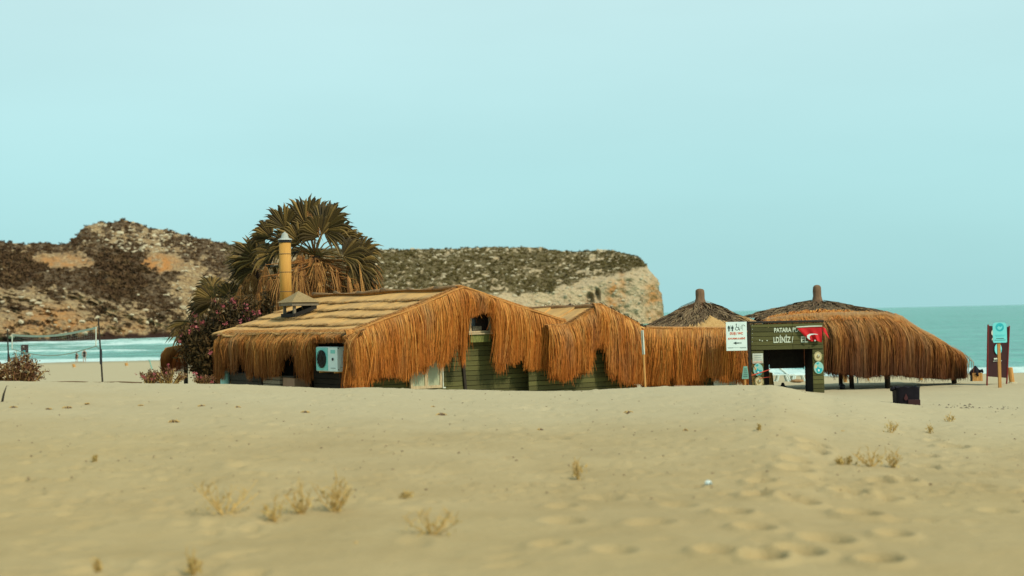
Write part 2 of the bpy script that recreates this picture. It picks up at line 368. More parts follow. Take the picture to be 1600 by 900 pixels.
def gbase(x, y):
    x = np.atleast_1d(np.asarray(x, float)); y = np.atleast_1d(np.asarray(y, float))
    px = np.clip(800 + F * x / np.maximum(y, 8), GPX[0], GPX[-1] - 1e-3)
    i = np.clip(np.searchsorted(GPX, px, 'right') - 1, 0, len(GPX) - 2); t = (px - GPX[i]) / (GPX[i + 1] - GPX[i]); t = t * t * (3 - 2 * t) * .6 + t * .4
    yy = np.clip(y, GY[0], GY[-1] - 1e-3); j = np.clip(np.searchsorted(GY, yy, 'right') - 1, 0, len(GY) - 2)
    h = GY[j + 1] - GY[j]; s = (yy - GY[j]) / h
    def her(k):
        return (GT[k, j] * (1 + 2 * s) * (1 - s)**2 + TG[k, j] * h * s * (1 - s)**2 + GT[k, j + 1] * s * s * (3 - 2 * s) + TG[k, j + 1] * h * s * s * (s - 1))
    z = her(i) * (1 - t) + her(i + 1) * t
    z = z + fbm2(x / 3.2, y / 4.5, 3, 5) * .06 * sstep(2, 10, y) + fbm2(x / .9, y / .7, 3, 9) * .022
    return z + EYE
def gz(x, y): return float(gbase(x, y)[0])
def gnd(px, py, y0=7, y1=190):
    d = ray(px, py); ys = np.geomspace(y0, y1, 1500); x = d[0] / d[1] * ys; z = EYE + d[2] / d[1] * ys
    k = np.argmax(z < gbase(x, ys)); return V(x[k], ys[k], z[k])
def onground(px, Y): x = (px - 800) / F * Y; return V(x, Y, gz(x, Y))

# ------------------------------------------------------------------ sand
def sand():
    uc = np.concatenate([np.linspace(-1.6, -.42, 40, endpoint=False), np.linspace(-.42, .42, 560), np.linspace(.42, 1.6, 41)[1:]])
    yr = np.concatenate([np.linspace(-6, 4.9, 18, endpoint=False), np.geomspace(4.9, 62, 520, endpoint=False), np.geomspace(62, 400, 90)])
    U, Y = np.meshgrid(uc, yr); X = U * (Y + 8)
    Z = gbase(X.ravel(), Y.ravel()).reshape(X.shape)
    pxg = 800 + F * X / np.maximum(Y, 4)
    prints = []
    for px, py in [(1292,846),(1397,837),(1375,878),(1120,865),(1180,827),(1145,802),(1342,806),(1380,780),(1185,775),(1190,754),(1242,735),(1245,721),(1250,785),(1272,697),(1272,706),(1377,755),(1447,731),(1447,715),(1460,691),(1490,700),(1250,864),(1195,875),(1330,772),(1410,752)]:
        p = gnd(px, py); prints.append((p[0], p[1], random.uniform(-.5, .5), .17, .13, random.uniform(.085, .12)))
    for px, py in [(877,792),(940,780),(1015,818),(960,860),(880,815),(860,850),(1060,790),(1560,800),(1530,760)]:
        p = gnd(px, py); prints.append((p[0], p[1], random.uniform(-.5, .5), .17, .13, .045))
    for k in range(2600):
        Yk = math.exp(random.uniform(math.log(9.5), math.log(55))); px = random.uniform(-60, 1660)
        dens = .9 if px < 430 and Yk > 9 else (.5 if px > 980 and Yk > 13 else (.55 if Yk > 18 else .10))
        if random.random() > dens * .8: continue
        prints.append(((px - 800) / F * Yk, Yk, random.uniform(-1.5, 1.5), random.uniform(.10, .17), random.uniform(.06, .11), random.uniform(.008, .022)))
    for k in range(2600):
        Yk = math.exp(random.uniform(math.log(13), math.log(34))); px = random.uniform(-60, 1660); prints.append(((px - 800) / F * Yk, Yk, random.uniform(-1.5, 1.5), random.uniform(.04, .10), random.uniform(.03, .07), random.uniform(.010, .026) * random.choice((1, 1, -.6))))
    for x0, y0, an, a, b, dp in prints:
        r0, r1 = np.searchsorted(yr, [y0 - .5, y0 + .5]); c0, c1 = np.searchsorted(uc, sorted([(x0 - .5) / (y0 + 8), (x0 + .5) / (y0 + 8)]))
        if r1 <= r0 or c1 <= c0: continue
        dx = X[r0:r1, c0:c1] - x0; dy = Y[r0:r1, c0:c1] - y0
        q = np.hypot((dx * math.sin(an) + dy * math.cos(an)) / a, (dx * math.cos(an) - dy * math.sin(an)) / b)
        q = q * (1 + .15 * math.sin(an * 9))
        Z[r0:r1, c0:c1] += -dp * np.exp(-q**4) + .35 * dp * np.exp(-((q - 1.45) / .4)**2)
    Z += .007 * fbm2(X / .16, Y / .13, 3, 21)
    # churned strip on the right, where a track crosses the sand
    n, m = X.shape
    f = np.arange(n * m).reshape(n, m); f = np.stack([f[:-1, :-1], f[:-1, 1:], f[1:, 1:], f[1:, :-1]], -1).reshape(-1, 4)
    mt, nt_, b = newmat('sand'); vec = coords(nt_)
    g = noise(nt_, 1.1, 5, vec); h = noise(nt_, .16, 4, vec); fine = noise(nt_, 26, 6, vec, .7); mid = noise(nt_, 5, 5, vec, .6)
    col = ramp(nt_, g, [(.3, (.345, .255, .122)), (.7, (.410, .312, .160))])
    col = mix(nt_, ramp(nt_, h, [(.42, 0.0), (.66, .4)]), col, (.40, .305, .145))
    col = mix(nt_, ramp(nt_, mid, [(.60, 0.0), (.78, .35)]), col, (.30, .225, .115))
    col = mix(nt_, mathn(nt_, 'MULTIPLY', attr(nt_, 'dry'), .75), col, (.465, .405, .262)); wet = attr(nt_, 'wet'); col = mix(nt_, wet, col, (.30, .27, .18))  # vignette falloff painted into the sand: darker near, paler far
    nt_.links.new(col, b.inputs['Base Color']); b.inputs['Roughness'].default_value = .95; b.inputs['Specular IOR Level'].default_value = .1
    bump(nt_, b, mathn(nt_, 'ADD', mathn(nt_, 'MULTIPLY', fine, .35), mid), .6, .04)
    wetv = 1 - sstep(.08, .45, Z)
    o = fastmesh('sand', np.stack([X, Y, Z], -1).reshape(-1, 3), f, mt, None, {'wet': wetv.ravel(), 'dry': sstep(13, 29, Y + 3 * fbm2(X / 4, Y / 3, 3, 41)).ravel()}, True)  # 'dry' is only the distance ramp of the painted falloff
    tag(o, kind='structure')
sand()

# ------------------------------------------------------------------ sea
def sea():
    uc = np.concatenate([np.linspace(-6, -.5, 14, endpoint=False), np.linspace(-.5, .5, 320), np.linspace(.5, 6, 15)[1:]])
    yr = np.concatenate([np.geomspace(70, 720, 320, endpoint=False), np.geomspace(720, 50000, 70)])
    U, Y = np.meshgrid(uc, yr); X = U * Y
    near = 1 - sstep(450, 720, Y)
    ph = Y / 13 + 1.6 * fbm2(X / 60, Y / 60, 2, 3); crest = np.maximum(0, np.sin(ph * 2 * math.pi / 2))**3
    mod = sstep(-.15, .35, fbm2(X / 34, Y / 20, 3, 8))
    bay = sstep(-40, -80, X) * sstep(185, 210, Y)
    Z = near * (.50 * crest * mod * (.25 + .95 * bay) + .10 * fbm2(X / 5, Y / 3, 3, 4))
    G = gbase(X.ravel(), np.minimum(Y, 399).ravel()).reshape(X.shape)
    shal = 1 - sstep(.0, .55, -G + .05); shal = np.where(Y > 330, 0, shal)
    foam = np.clip(shal * 1.2 + near * (bay * (.30 + .62 * crest * mod + .35 * fbm2(X / 22, Y / 14, 3, 12)) + (1 - bay) * .35 * crest * mod * sstep(170, 100, Y)), 0, 1)
    n, m = X.shape; f = np.arange(n * m).reshape(n, m); f = np.stack([f[:-1, :-1], f[:-1, 1:], f[1:, 1:], f[1:, :-1]], -1).reshape(-1, 4)
    mt, q, b = newmat('sea_water'); vec = coords(q, (1, .55, 1))
    w1 = noise(q, .35, 6, vec, .6); w2 = noise(q, .02, 4, coords(q, (.3, 1, 1))); fn = noise(q, .5, 8, coords(q, (.45, 1.0, 1)), .7)
    base = ramp(q, w2, [(.35, (.085, .35, .275)), (.65, (.125, .43, .345))])
    base = mix(q, ramp(q, w1, [(.42, 0.0), (.62, .75)]), base, (.055, .25, .195))
    fm = mathn(q, 'ADD', attr(q, 'foam'), mathn(q, 'MULTIPLY', fn, 1.3))
    mm = mathn(q, 'SUBTRACT', fm, .95)
    fmask = ramp(q, mm, [(.05, 0.0), (.30, 1.0)])
    w3 = noise(q, .055, 9, coords(q, (.30, 1.5, 1)), .78); base = mix(q, ramp(q, w3, [(.40, .0), (.56, .8)]), base, (.045, .225, .175)); base = mix(q, ramp(q, noise(q, .09, 8, coords(q, (.22, 1.4, 1)), .78), [(.56, 0.0), (.70, .6)]), base, (.24, .56, .48))
    base = mix(q, mathn(q, 'MULTIPLY', attr(q, 'foam'), .75), base, (.36, .64, .59))
    col = mix(q, fmask, base, (.56, .72, .68)); q.links.new(col, b.inputs['Base Color'])
    q.links.new(ramp(q, fmask, [(0, .22), (1, .8)]), b.inputs['Roughness']); b.inputs['IOR'].default_value = 1.33; b.inputs['Specular IOR Level'].default_value = .12
    bump(q, b, w1, .9, 1.6)
    o = fastmesh('sea', np.stack([X, Y, Z], -1).reshape(-1, 3), f, mt, None, {'foam': foam.ravel()}, True); tag(o, kind='structure')
sea()

# ------------------------------------------------------------------ headland
HK = {
 -300: (420, [(538,3),(512,10),(478,30),(445,60),(405,100),(382,140)]),
 0:   (440, [(528,3),(500,10),(465,28),(430,60),(397,100),(381,140)]),
 60:  (450, [(527,3),(499,10),(463,28),(426,60),(397,95),(382,130)]),
 105: (456, [(526,3),(498,10),(462,28),(424,60),(394,95),(380,125)]),
 122: (460, [(526,3),(498,10),(462,28),(422,60),(388,98),(367,128)]),
 135: (463, [(525,3),(498,10),(462,28),(420,60),(380,102),(353,135)]),
 150: (466, [(525,3),(498,10),(462,28),(419,60),(375,105),(347,140)]),
 190: (475, [(523,3),(497,10),(460,30),(415,60),(370,105),(344,140)]),
 215: (480, [(523,3),(496,10),(459,30),(415,60),(371,105),(347,140)]),
 240: (485, [(522,3),(495,10),(458,30),(415,60),(377,105),(355,140)]),
 300: (500, [(521,3),(492,10),(455,30),(420,60),(390,105),(371,140)]),
 360: (515, [(518,3),(490,10),(455,30),(425,60),(400,105),(383,140)]),
 480: (545, [(515,3),(487,10),(458,30),(430,60),(405,105),(388,140)]),
 600: (575, [(511,3),(488,8),(463,20),(435,60),(408,100),(389,140)]),
 700: (600, [(509,3),(486,8),(461,20),(430,60),(405,100),(390,140)]),
 780: (615, [(508,3),(484,8),(459,18),(430,55),(402,95),(386.5,135)]),
 850: (630, [(507,3),(482,8),(458,15),(430,50),(403,90),(387.5,130)]),
 900: (640, [(506,3),(480,7),(450,13),(425,45),(405,80),(393,115)]),
 950: (650, [(505,3),(475,6),(438,10),(418,35),(404,65),(391.5,95)]),
 985: (655, [(505,3),(470,5),(432,9),(415,28),(404,50),(397,70)]),
 1003: (660, [(504,2),(468,4),(435,8),(424,18),(415,30),(408,40)]),
 1018: (668, [(503,2),(470,4),(445,8),(437,14),(430,20),(425,26)]),
 1029: (680, [(502,2),(480,4),(460,8),(453,12),(448,16),(440,20)]),
 1034: (700, [(500,2),(488,4),(477,7),(473,9),(468,12),(460,14)]),
 1036: (730, [(499,1),(497,2),(495,3),(494,4),(493,5),(488,6)])}
def ell(px, py, cx, cy, rx, ry, soft=.5):
    q = np.hypot((px - cx) / rx, (py - cy) / ry); return 1 - sstep(1 - soft, 1 + soft, q)
HEAD = {}
def headland():
    ks = sorted(HK); kp = np.array(ks, float)
    cols = np.concatenate([np.linspace(-300, 0, 120, endpoint=False), np.linspace(0, 1036, 900)])
    NR = 190
    s6 = np.array([0, .06, .22, .42, .62, .84, 1.0]); ss = np.linspace(0, 1, NR)
    Yt = np.interp(cols, kp, [HK[k][0] for k in ks])
    pyk = np.stack([np.interp(cols, kp, [HK[k][1][i][0] for k in ks]) for i in range(6)], -1)
    sbk = np.stack([np.interp(cols, kp, [HK[k][1][i][1] for k in ks]) for i in range(6)], -1)
    toe = yh(cols) + EYE / Yt * F + 3
    pyk = np.concatenate([toe[:, None], pyk], 1); sbk = np.concatenate([np.zeros((len(cols), 1)), sbk], 1)
    PY = np.stack([np.interp(ss, s6, pyk[i]) for i in range(len(cols))], 0).T     # rows x cols
    SB = np.stack([np.interp(ss, s6, sbk[i]) for i in range(len(cols))], 0).T
    PX = np.broadcast_to(cols, PY.shape); SS = np.broadcast_to(ss[:, None], PY.shape)
    YY = Yt[None] + SB; XX = (PX - 800) / F * YY; ZZ = EYE + (yh(PX) - PY) / F * YY
    clifftop = np.interp(cols, [-300, 0, 100, 150, 250, 290, 330, 600, 720, 860, 890, 915, 960, 1000, 1036], [458, 450, 448, 462, 482, 470, 456, 463, 461, 459, 449, 437, 427, 420, 410])
    below = sstep(-6, 6, PY - clifftop[None] + 7 * fbm2(PX / 18, PY / 12, 3, 2))
    nz = fbm3(XX / 16, YY / 16, ZZ / 16, 5, 1); rz = 1 - np.abs(fbm3(XX / 9, YY / 9, ZZ / 6, 4, 31)) * 2.2
    bl = fbm3(XX / 3.0, YY / 3.0, ZZ / 2.2, 3, 51); tier = fbm3(XX / 40, YY / 40, ZZ / 2.6, 3, 71)
    amp = 1.0 + 1.6 * below
    edge = sstep(0, .08, SS)
    cl = -(nz * 4.0 * amp + (rz - .6) * 2.6 * below + bl * 1.6 * amp + tier * 1.8 * below) * edge
    nose = sstep(990, 1030, PX)
    cl = cl * (1 - .25 * nose) - nose * edge * 2.4 * np.abs(fbm3(XX / 7, YY / 30, ZZ / 30, 4, 91)) * 2
    cl = cl * (1 - .62 * sstep(600, 850, PX) * below)
    cave = ell(PX, PY, 922, 467, 6, 9, .4) + .8 * ell(PX, PY, 934, 462, 4, 10, .4) + .08 * ell(PX, PY, 976, 468, 4, 22, .5) + .12 * ell(PX, PY, 975, 440, 12, 2.2, .5) + .5 * ell(PX, PY, 65, 493, 14, 3, .5) + .5 * ell(PX, PY, 232, 508, 5, 5, .5)
    YY = YY + cl + 5 * cave * (1 - .5 * nose); XX = XX + (bl * .5 + nose * 2.6 * fbm3(XX / 9, YY / 9, ZZ / 5, 4, 95)) * edge
    ZZ = ZZ + (nz * 1.2 + bl * 1.0 + (rz - .6) * .5) * edge * (1 - below * .6) * (1 - .7 * nose)
    # vegetation cover and stains, as patches of ground cover
    lf = fbm2(PX / 30, PY / 13, 4, 6) * .9 + fbm2(PX / 6, PY / 2.6, 3, 66) * 1.1
    veg = .78 - .72 * below - .5 * below * sstep(600, 700, PX) + .16 * sstep(380, 600, PX) * (1 - below)
    left = 1 - sstep(330, 380, PX)
    veg += left * (-.75 * ell(PX, PY, 108, 409, 62, 12) - .5 * ell(PX, PY, 40, 400, 40, 9) + .9 * ell(PX, PY, 185, 428, 46, 40) + .7 * ell(PX, PY, 15, 418, 50, 26) + .6 * ell(PX, PY, 105, 440, 55, 22) + .5 * ell(PX, PY, 262, 487, 26, 14) - .9 * ell(PX, PY, 246, 414, 36, 15) - .7 * ell(PX, PY, 300, 440, 34, 28) - .25 * ell(PX, PY, 235, 376, 75, 20) - .8 * ell(PX, PY, 148, 353, 15, 7) + .22 * below)
    cover = sstep(.36, .66, veg + lf * .80) * (1 - below * sstep(600, 700, PX))
    stain = np.clip(.9 * ell(PX, PY, 246, 414, 34, 13) + .8 * ell(PX, PY, 1022, 470, 14, 34, .8) + .75 * ell(PX, PY, 956, 470, 9, 28, .7) + .6 * ell(PX, PY, 972, 450, 5, 28, .7) + .5 * ell(PX, PY, 75, 495, 40, 16, .8) + .5 * ell(PX, PY, 100, 408, 50, 10) + .35 * ell(PX, PY, 105, 515, 150, 14, .6), 0, 1)
    stain = np.clip(stain * (.95 + 1.9 * fbm2(PX / 10, PY / 7, 4, 17)), 0, 1)
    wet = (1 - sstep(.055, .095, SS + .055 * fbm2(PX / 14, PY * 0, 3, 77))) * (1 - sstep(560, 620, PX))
    dist = sstep(330, 620, PX)
    P = np.stack([XX, YY, ZZ], -1)
    back = P[-1:].copy(); back[..., 1] += 60; back[..., 2] = back[..., 2] * .6
    back2 = back.copy(); back2[..., 1] += 120; back2[..., 2] = -2
    side = lambda A: np.concatenate([A, A[-1:], A[-1:]], 0)
    Pf = np.concatenate([P, back, back2], 0)
    at_ = {'cover': side(cover).ravel(), 'stain': side(stain).ravel(), 'wet': side(wet).ravel(), 'olive': side(dist).ravel()}
    n, m = Pf.shape[:2]; f = np.arange(n * m).reshape(n, m); f = np.stack([f[:-1, :-1], f[:-1, 1:], f[1:, 1:], f[1:, :-1]], -1).reshape(-1, 4)
    mt, q, b = newmat('limestone_headland'); vec = coords(q)
    g1 = noise(q, .12, 8, vec, .7); g2 = noise(q, .9, 6, vec, .7); vo = q.nodes.new('ShaderNodeTexVoronoi'); vo.inputs['Scale'].default_value = .45; vo.feature = 'DISTANCE_TO_EDGE'
    wv = mix(q, .12, vec, noise(q, .5, 3, vec)); q.links.new(vec, vo.inputs['Vector'])
    rock = ramp(q, g1, [(.28, (.36, .225, .105)), (.5, (.50, .355, .185)), (.72, (.57, .45, .27))])
    rock = mix(q, ramp(q, g2, [(.40, .75), (.54, 0.0)]), rock, (.22, .13, .06))
    rock = mix(q, ramp(q, vo.outputs['Distance'], [(.0, .65), (.10, 0.0)]), rock, (.16, .11, .07))
    rock = mix(q, mathn(q, 'MULTIPLY', attr(q, 'olive'), .60), rock, (.66, .53, .335))
    rock = mix(q, mathn(q, 'MULTIPLY', attr(q, 'stain'), .95), rock, (.54, .25, .08))
    rock = mix(q, ramp(q, noise(q, .28, 7, coords(q, (1.3, 1.3, .45)), .72), [(.36, .6), (.46, 0.0)]), rock, (.25, .16, .085))
    soil = mix(q, attr(q, 'olive'), (.115, .075, .042), (.145, .118, .05))
    soil = mix(q, ramp(q, g2, [(.45, 0.0), (.62, .8)]), soil, (.22, .16, .095))
    col = mix(q, attr(q, 'cover'), rock, soil)
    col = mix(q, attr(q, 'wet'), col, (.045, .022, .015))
    q.links.new(col, b.inputs['Base Color']); b.inputs['Roughness'].default_value = .95; b.inputs['Specular IOR Level'].default_value = .1
    bump(q, b, mathn(q, 'ADD', g2, g1), .9, 1.6)
    o = fastmesh('headland', Pf.reshape(-1, 3), f, mt, None, at_, False); tag(o, kind='structure')
    HEAD.update(P=P, cover=cover, below=below, PX=PX, PY=PY, dist=dist)
headland()
def leafcloud(C, Rad, k, size, seed, flat=.6):
    """many small leaf faces filling a bush-shaped volume at each centre"""
    g = np.random.default_rng(seed); n = len(C)
    d = g.normal(size=(n, k, 3)); d /= np.linalg.norm(d, axis=-1, keepdims=True); r = g.random((n, k, 1))**.4
    p = C[:, None] + d * r * Rad[:, None, None] * np.array([1, 1, flat])
    p[..., 2] = np.maximum(p[..., 2], C[:, None, 2] - Rad[:, None] * .3)
    a = g.normal(size=(n, k, 3)); b = g.normal(size=(n, k, 3))
    a /= np.linalg.norm(a, axis=-1, keepdims=True); b /= np.linalg.norm(b, axis=-1, keepdims=True)
    s = size * Rad[:, None, None] * (.6 + .8 * g.random((n, k, 1)))
    v = np.stack([p - a * s, p + a * s * .6 + b * s * .6, p + b * s * -.6 + a * s * .5], 2)
    rnd = np.clip(.5 * g.random((n, 1, 1)) + .5 * g.random((n, k, 1)), 0, 1); rnd = np.broadcast_to(rnd, (n, k, 3))
    return v.reshape(-1, 3), np.arange(n * k * 3).reshape(-1, 3), rnd.ravel()
def hill_cover():
    P, cov, PX, PY = HEAD['P'], HEAD['cover'], HEAD['PX'], HEAD['PY']; n, m = cov.shape
    g = np.random.default_rng(3)
    prob = cov * (HEAD['PX'] > -40); prob[:12] = 0; pr = prob.ravel() / prob.sum()
    idx = g.choice(n * m, 8200, p=pr); C = P.reshape(-1, 3)[idx]; px = PX.ravel()[idx]; py = PY.ravel()[idx]
    rad = .38 + .85 * g.random(len(idx))**1.8
    big = ell(px, py, 185, 428, 46, 40) + ell(px, py, 15, 418, 50, 26); rad *= 1 + .9 * np.clip(big, 0, 1)
    C[:, 2] += rad * .25
    for nm, sel, cols in (('hillside_scrub', px < 350, [(.045, .023, .012), (.080, .042, .019), (.125, .070, .030), (.19, .118, .050)]), ('hillside_scrub', px >= 350, [(.065, .044, .015), (.105, .076, .024), (.15, .112, .034), (.21, .16, .055)])):
        v, f, r = leafcloud(C[sel], rad[sel], 26, .42, 5)
        mt = strand_mat('scrub_leaf', cols, rough=.9)
        o = fastmesh(nm, v, f, mt, None, {'rnd': r}); tag(o, kind='stuff')
    # loose pale rocks
    pw = (.05 + .9 * ell(PX, PY, 235, 378, 80, 20) + .8 * ell(PX, PY, 148, 353, 16, 8) + .25 * (PX > 560) + .06 * HEAD['below'] * (PX < 400) + .6 * ell(PX, PY, 960, 397, 60, 8) + .6 * ell(PX, PY, 690, 392, 90, 7) + .5 * ell(PX, PY, 300, 450, 34, 30)) * (PX > -30); pw = pw.copy(); pw[:12] = 0; pw = pw * (PX < 1018)
    idx = g.choice(n * m, 1700, p=pw.ravel() / pw.sum()); C = P.reshape(-1, 3)[idx]; C = C + np.array([0, -.2, .05])
    rad = (.22 + .80 * g.random(len(idx))**2.8)
    t = (1 + 5**.5) / 2
    iv = np.array([(-1, t, 0), (1, t, 0), (-1, -t, 0), (1, -t, 0), (0, -1, t), (0, 1, t), (0, -1, -t), (0, 1, -t), (t, 0, -1), (t, 0, 1), (-t, 0, -1), (-t, 0, 1)]) / 1.9
    jf = np.array([(0, 11, 5), (0, 5, 1), (0, 1, 7), (0, 7, 10), (0, 10, 11), (1, 5, 9), (5, 11, 4), (11, 10, 2), (10, 7, 6), (7, 1, 8), (3, 9, 4), (3, 4, 2), (3, 2, 6), (3, 6, 8), (3, 8, 9), (4, 9, 5), (2, 4, 11), (6, 2, 10), (8, 6, 7), (9, 8, 1)])
    jit = 1 + .35 * g.normal(size=(len(C), 12, 1)).clip(-1.2, 1.2)
    v = C[:, None] + iv[None] * jit * rad[:, None, None] * np.array([1.25, 1, .8]) * (.75 + .5 * g.random((len(C), 1, 3)))
    f = (jf[None] + 12 * np.arange(len(C))[:, None, None]).reshape(-1, 3)
    mt = M('pale_rock', (.58, .50, .34), (.40, .32, .20), .6, .95, bmp=.6, dist=.2)
    tag(fastmesh('hillside_rocks', v.reshape(-1, 3), f, mt), kind='stuff')
hill_cover()

# ------------------------------------------------------------------ thatch
def strands(paths, width, rnd, face, name, mat, parent, kind='stuff', label=None):
    """paths (n, k, 3) -> tapered reed ribbons; face (n,3) sideways direction"""
    n, k = paths.shape[:2]; tp = np.linspace(0, 1, k); tap = (1 - .55 * tp**2)[None, :, None]
    wv = (width[:, None, None] * tap) * face[:, None, :] * .5
    v = np.stack([paths - wv, paths + wv], 2).reshape(-1, 3)
    base = (np.arange(n) * k * 2)[:, None]; j = np.arange(k - 1) * 2
    q = np.stack([base + j, base + j + 1, base + j + 3, base + j + 2], -1).reshape(-1, 4)
    o = fastmesh(name, v, q, mat, parent, {'rnd': np.repeat(rnd, k * 2), 'along': np.tile(np.repeat(tp, 2), n)}); tag(o, label, kind=kind); return o
def fringe(name, mat, parent, E, inn, out, bottom, n, seed, width=.018, tuft=.20, inner=1.0, bulge=.10, rag=.10, lift=.05, sway=.05, tone=0.0):
    """E (m,3) eave line; inn (m,3) vector up the roof; out (m,3) unit outward; bottom (m,) z where the reeds end"""
    n = int(n * 2.1); width *= .56; rag *= .6
    g = np.random.default_rng(seed); E, inn, out = (np.asarray(a, float) for a in (E, inn, out)); bottom = np.asarray(bottom, float)
    seg = np.concatenate([[0], np.cumsum(np.linalg.norm(np.diff(E, axis=0), axis=1))]); L = seg[-1]
    t = np.sort(g.random(n)) * L; tn = max(3, int(L / tuft)); tc = np.sort(np.linspace(0, L, tn) + g.normal(size=tn) * tuft * .3)
    ti = np.abs(t[:, None] - tc[None]).argmin(1) if n * tn < 4e7 else np.clip(np.searchsorted(tc, t), 0, tn - 1)
    tl = g.normal(size=tn) * rag * .9; td = g.normal(size=tn); tcol = g.random(tn); tout = g.random(tn)
    ip = lambda A, s: np.stack([np.interp(s, seg, A[:, c]) for c in range(3)], -1)
    e = ip(E, t); i_ = ip(inn, t); o_ = ip(out, t); o_ /= np.linalg.norm(o_, axis=1, keepdims=True)
    along = np.stack([-o_[:, 1], o_[:, 0], 0 * o_[:, 0]], -1); along *= np.sign((along * (E[-1] - E[0])).sum(1, keepdims=True))
    zb = np.interp(t, seg, bottom); hang = np.maximum(.06, (e[:, 2] - zb) * (1 + tl[ti] + g.normal(size=n) * rag * .55))
    s = g.random(n)**1.2 * inner; lay = g.random(n)
    pts = []; lf = (g.random(n) * lift)[:, None] * UP
    k = 8; fly = g.random(n) < .05; drift = ((tc[ti] - t) * .20 + td[ti] * .03 + g.normal(size=n) * sway * (1.3 + 1.5 * fly)); hang = hang * (.955 + .10 * fly * g.random(n)) * (1 - .38 * g.random(n)**3)
    ob = (bulge * (.25 + .75 * lay) * (.75 + .5 * tout[ti])) * (1 + .6 * fly * g.random(n)); soft = 1.3 + 1.6 * g.random(n)
    pts.append(e + i_ * s[:, None] + lf + UP * .03)
    pts.append(e + i_ * (s * .45)[:, None] + lf + UP * .035)
    for j in range(k - 2):
        q = j / (k - 3); d = hang * q
        oo = ob * (1 - (1 - np.minimum(1, q * soft))**2) + .02 * np.sin(q * 5 + td[ti])
        wob = (.010 * np.sin(q * 7 + t * 31) + .022 * np.sin(q * 4 + 6.28 * lay)) * q
        pts.append(e + o_ * oo[:, None] + along * (drift * q**1.3 + wob)[:, None] - UP * d[:, None] + lf * (1 - q))
    P = np.stack(pts, 1)
    yaw = g.normal(size=n) * .8; face = along * np.cos(yaw)[:, None] + o_ * np.sin(yaw)[:, None]
    rnd = np.clip(.66 * g.random(n) + .22 * tcol[ti] + .16 * lay + tone - .02, 0, 1)
    return strands(P, width * (.6 + .9 * g.random(n)), rnd, face, name, mat, parent)
def cone_thatch(name, mat, parent, c, r0, z0, r1, z1, n, seed, length=.55, width=.03, squash=1.0, sag=0.0):
    """short bundles of brush laid down a cone from its top (r1,z1) to its rim (r0,z0)"""
    g = np.random.default_rng(seed); th = g.random(n) * 2 * math.pi; q = 1 - np.sqrt(g.random(n)) * .98
    rows = 7; q = np.clip((np.floor(q * rows) + g.random(n)**2 * .9) / rows, 0, 1)
    def pt(qq, lift): 
        rr = r0 + (r1 - r0) * qq; zz = z0 + (z1 - z0) * qq - sag * np.sin(qq * math.pi)
        return np.stack([c[0] + rr * np.cos(th), c[1] + squash * rr * np.sin(th), c[2] + zz + lift], -1)
    sl = math.hypot(r0 - r1, z1 - z0); dq = length / sl * (.6 + .8 * g.random(n))
    lump = .09 * fbm2(th * 3, q * 6, 2, seed); l0 = g.random(n) * .03
    P = np.stack([pt(q, l0 + lump), pt(q - dq * .4, l0 + .03 + lump), pt(q - dq * .8, l0 + .05 + lump), pt(q - dq, l0 + .02 + lump)], 1)
    j = g.normal(size=(n, 1)) * .14; tang = np.stack([-np.sin(th), np.cos(th), 0 * th], -1)
    P[:, 2] += tang * j * .5; P[:, 3] += tang * j
    a = g.normal(size=n) * .5; face = tang * np.cos(a)[:, None] + UP * np.sin(a)[:, None]
    return strands(P, width * (.5 + g.random(n)), np.clip(g.random(n) * .7 + .3 * g.random() + .2 * fbm2(th * 2, q * 3, 2, seed + 1), 0, 1), face, name, mat, parent)
UNIT = {}
def unit_board():
    if 'b' not in UNIT:
        mb = MB(); mb.box((0, 0, 0), (1, 1, 1), bev=.0); o = mb.build('board', MT['green_wood']); UNIT['b'] = o.data; D.objects.remove(o)
    return UNIT['b']
MESHM = {}
def boards(parent, p0, dirv, L, z0, z1, normal, h=.14, mat='green_wood', cuts=(), trim=None, th=.03, seed=0, name='board'):
    """individual horizontal boards: each an object of its own sharing one mesh"""
    r = random.Random(seed); dirv = nrm(dirv); normal = nrm(normal); ang = math.atan2(dirv[1], dirv[0]); rl = rootloc(parent)
    if (mat) not in MESHM:
        mb = MB(); mb.box((0, 0, 0), (1, 1, 1)); o = mb.build('board', MT[mat]); MESHM[mat] = o.data; D.objects.remove(o)
    z = z0
    while z < z1 - .03:
        hh = min(h, z1 - z); a, b = (0, L) if trim is None else trim(z + hh * .5)
        cs = [a] + [c for c in cuts if a < c < b] + [b]
        for s0, s1 in zip(cs[:-1], cs[1:]):
            if s1 - s0 < .05: continue
            o = link(name, MESHM[mat], parent); c = p0 + dirv * ((s0 + s1) / 2) + normal * r.uniform(-.006, .008); c[2] = z + hh / 2
            o.location = tuple(c - rl); o.rotation_euler = (R(r.uniform(3, 7)) if False else 0, R(r.uniform(-.25, .25)), ang)
            o.scale = (s1 - s0 - .008, th, hh - .012)
        z += h
def panel_thin(name, parent, c, X, Z, N, w, h, mat, th=.01, bev=0):
    mb = MB(); mb.box(np.array(c) + np.array(N) * th / 2, (w, th, h), X, N, Z, bev); return mb.build(name, MT[mat], parent)

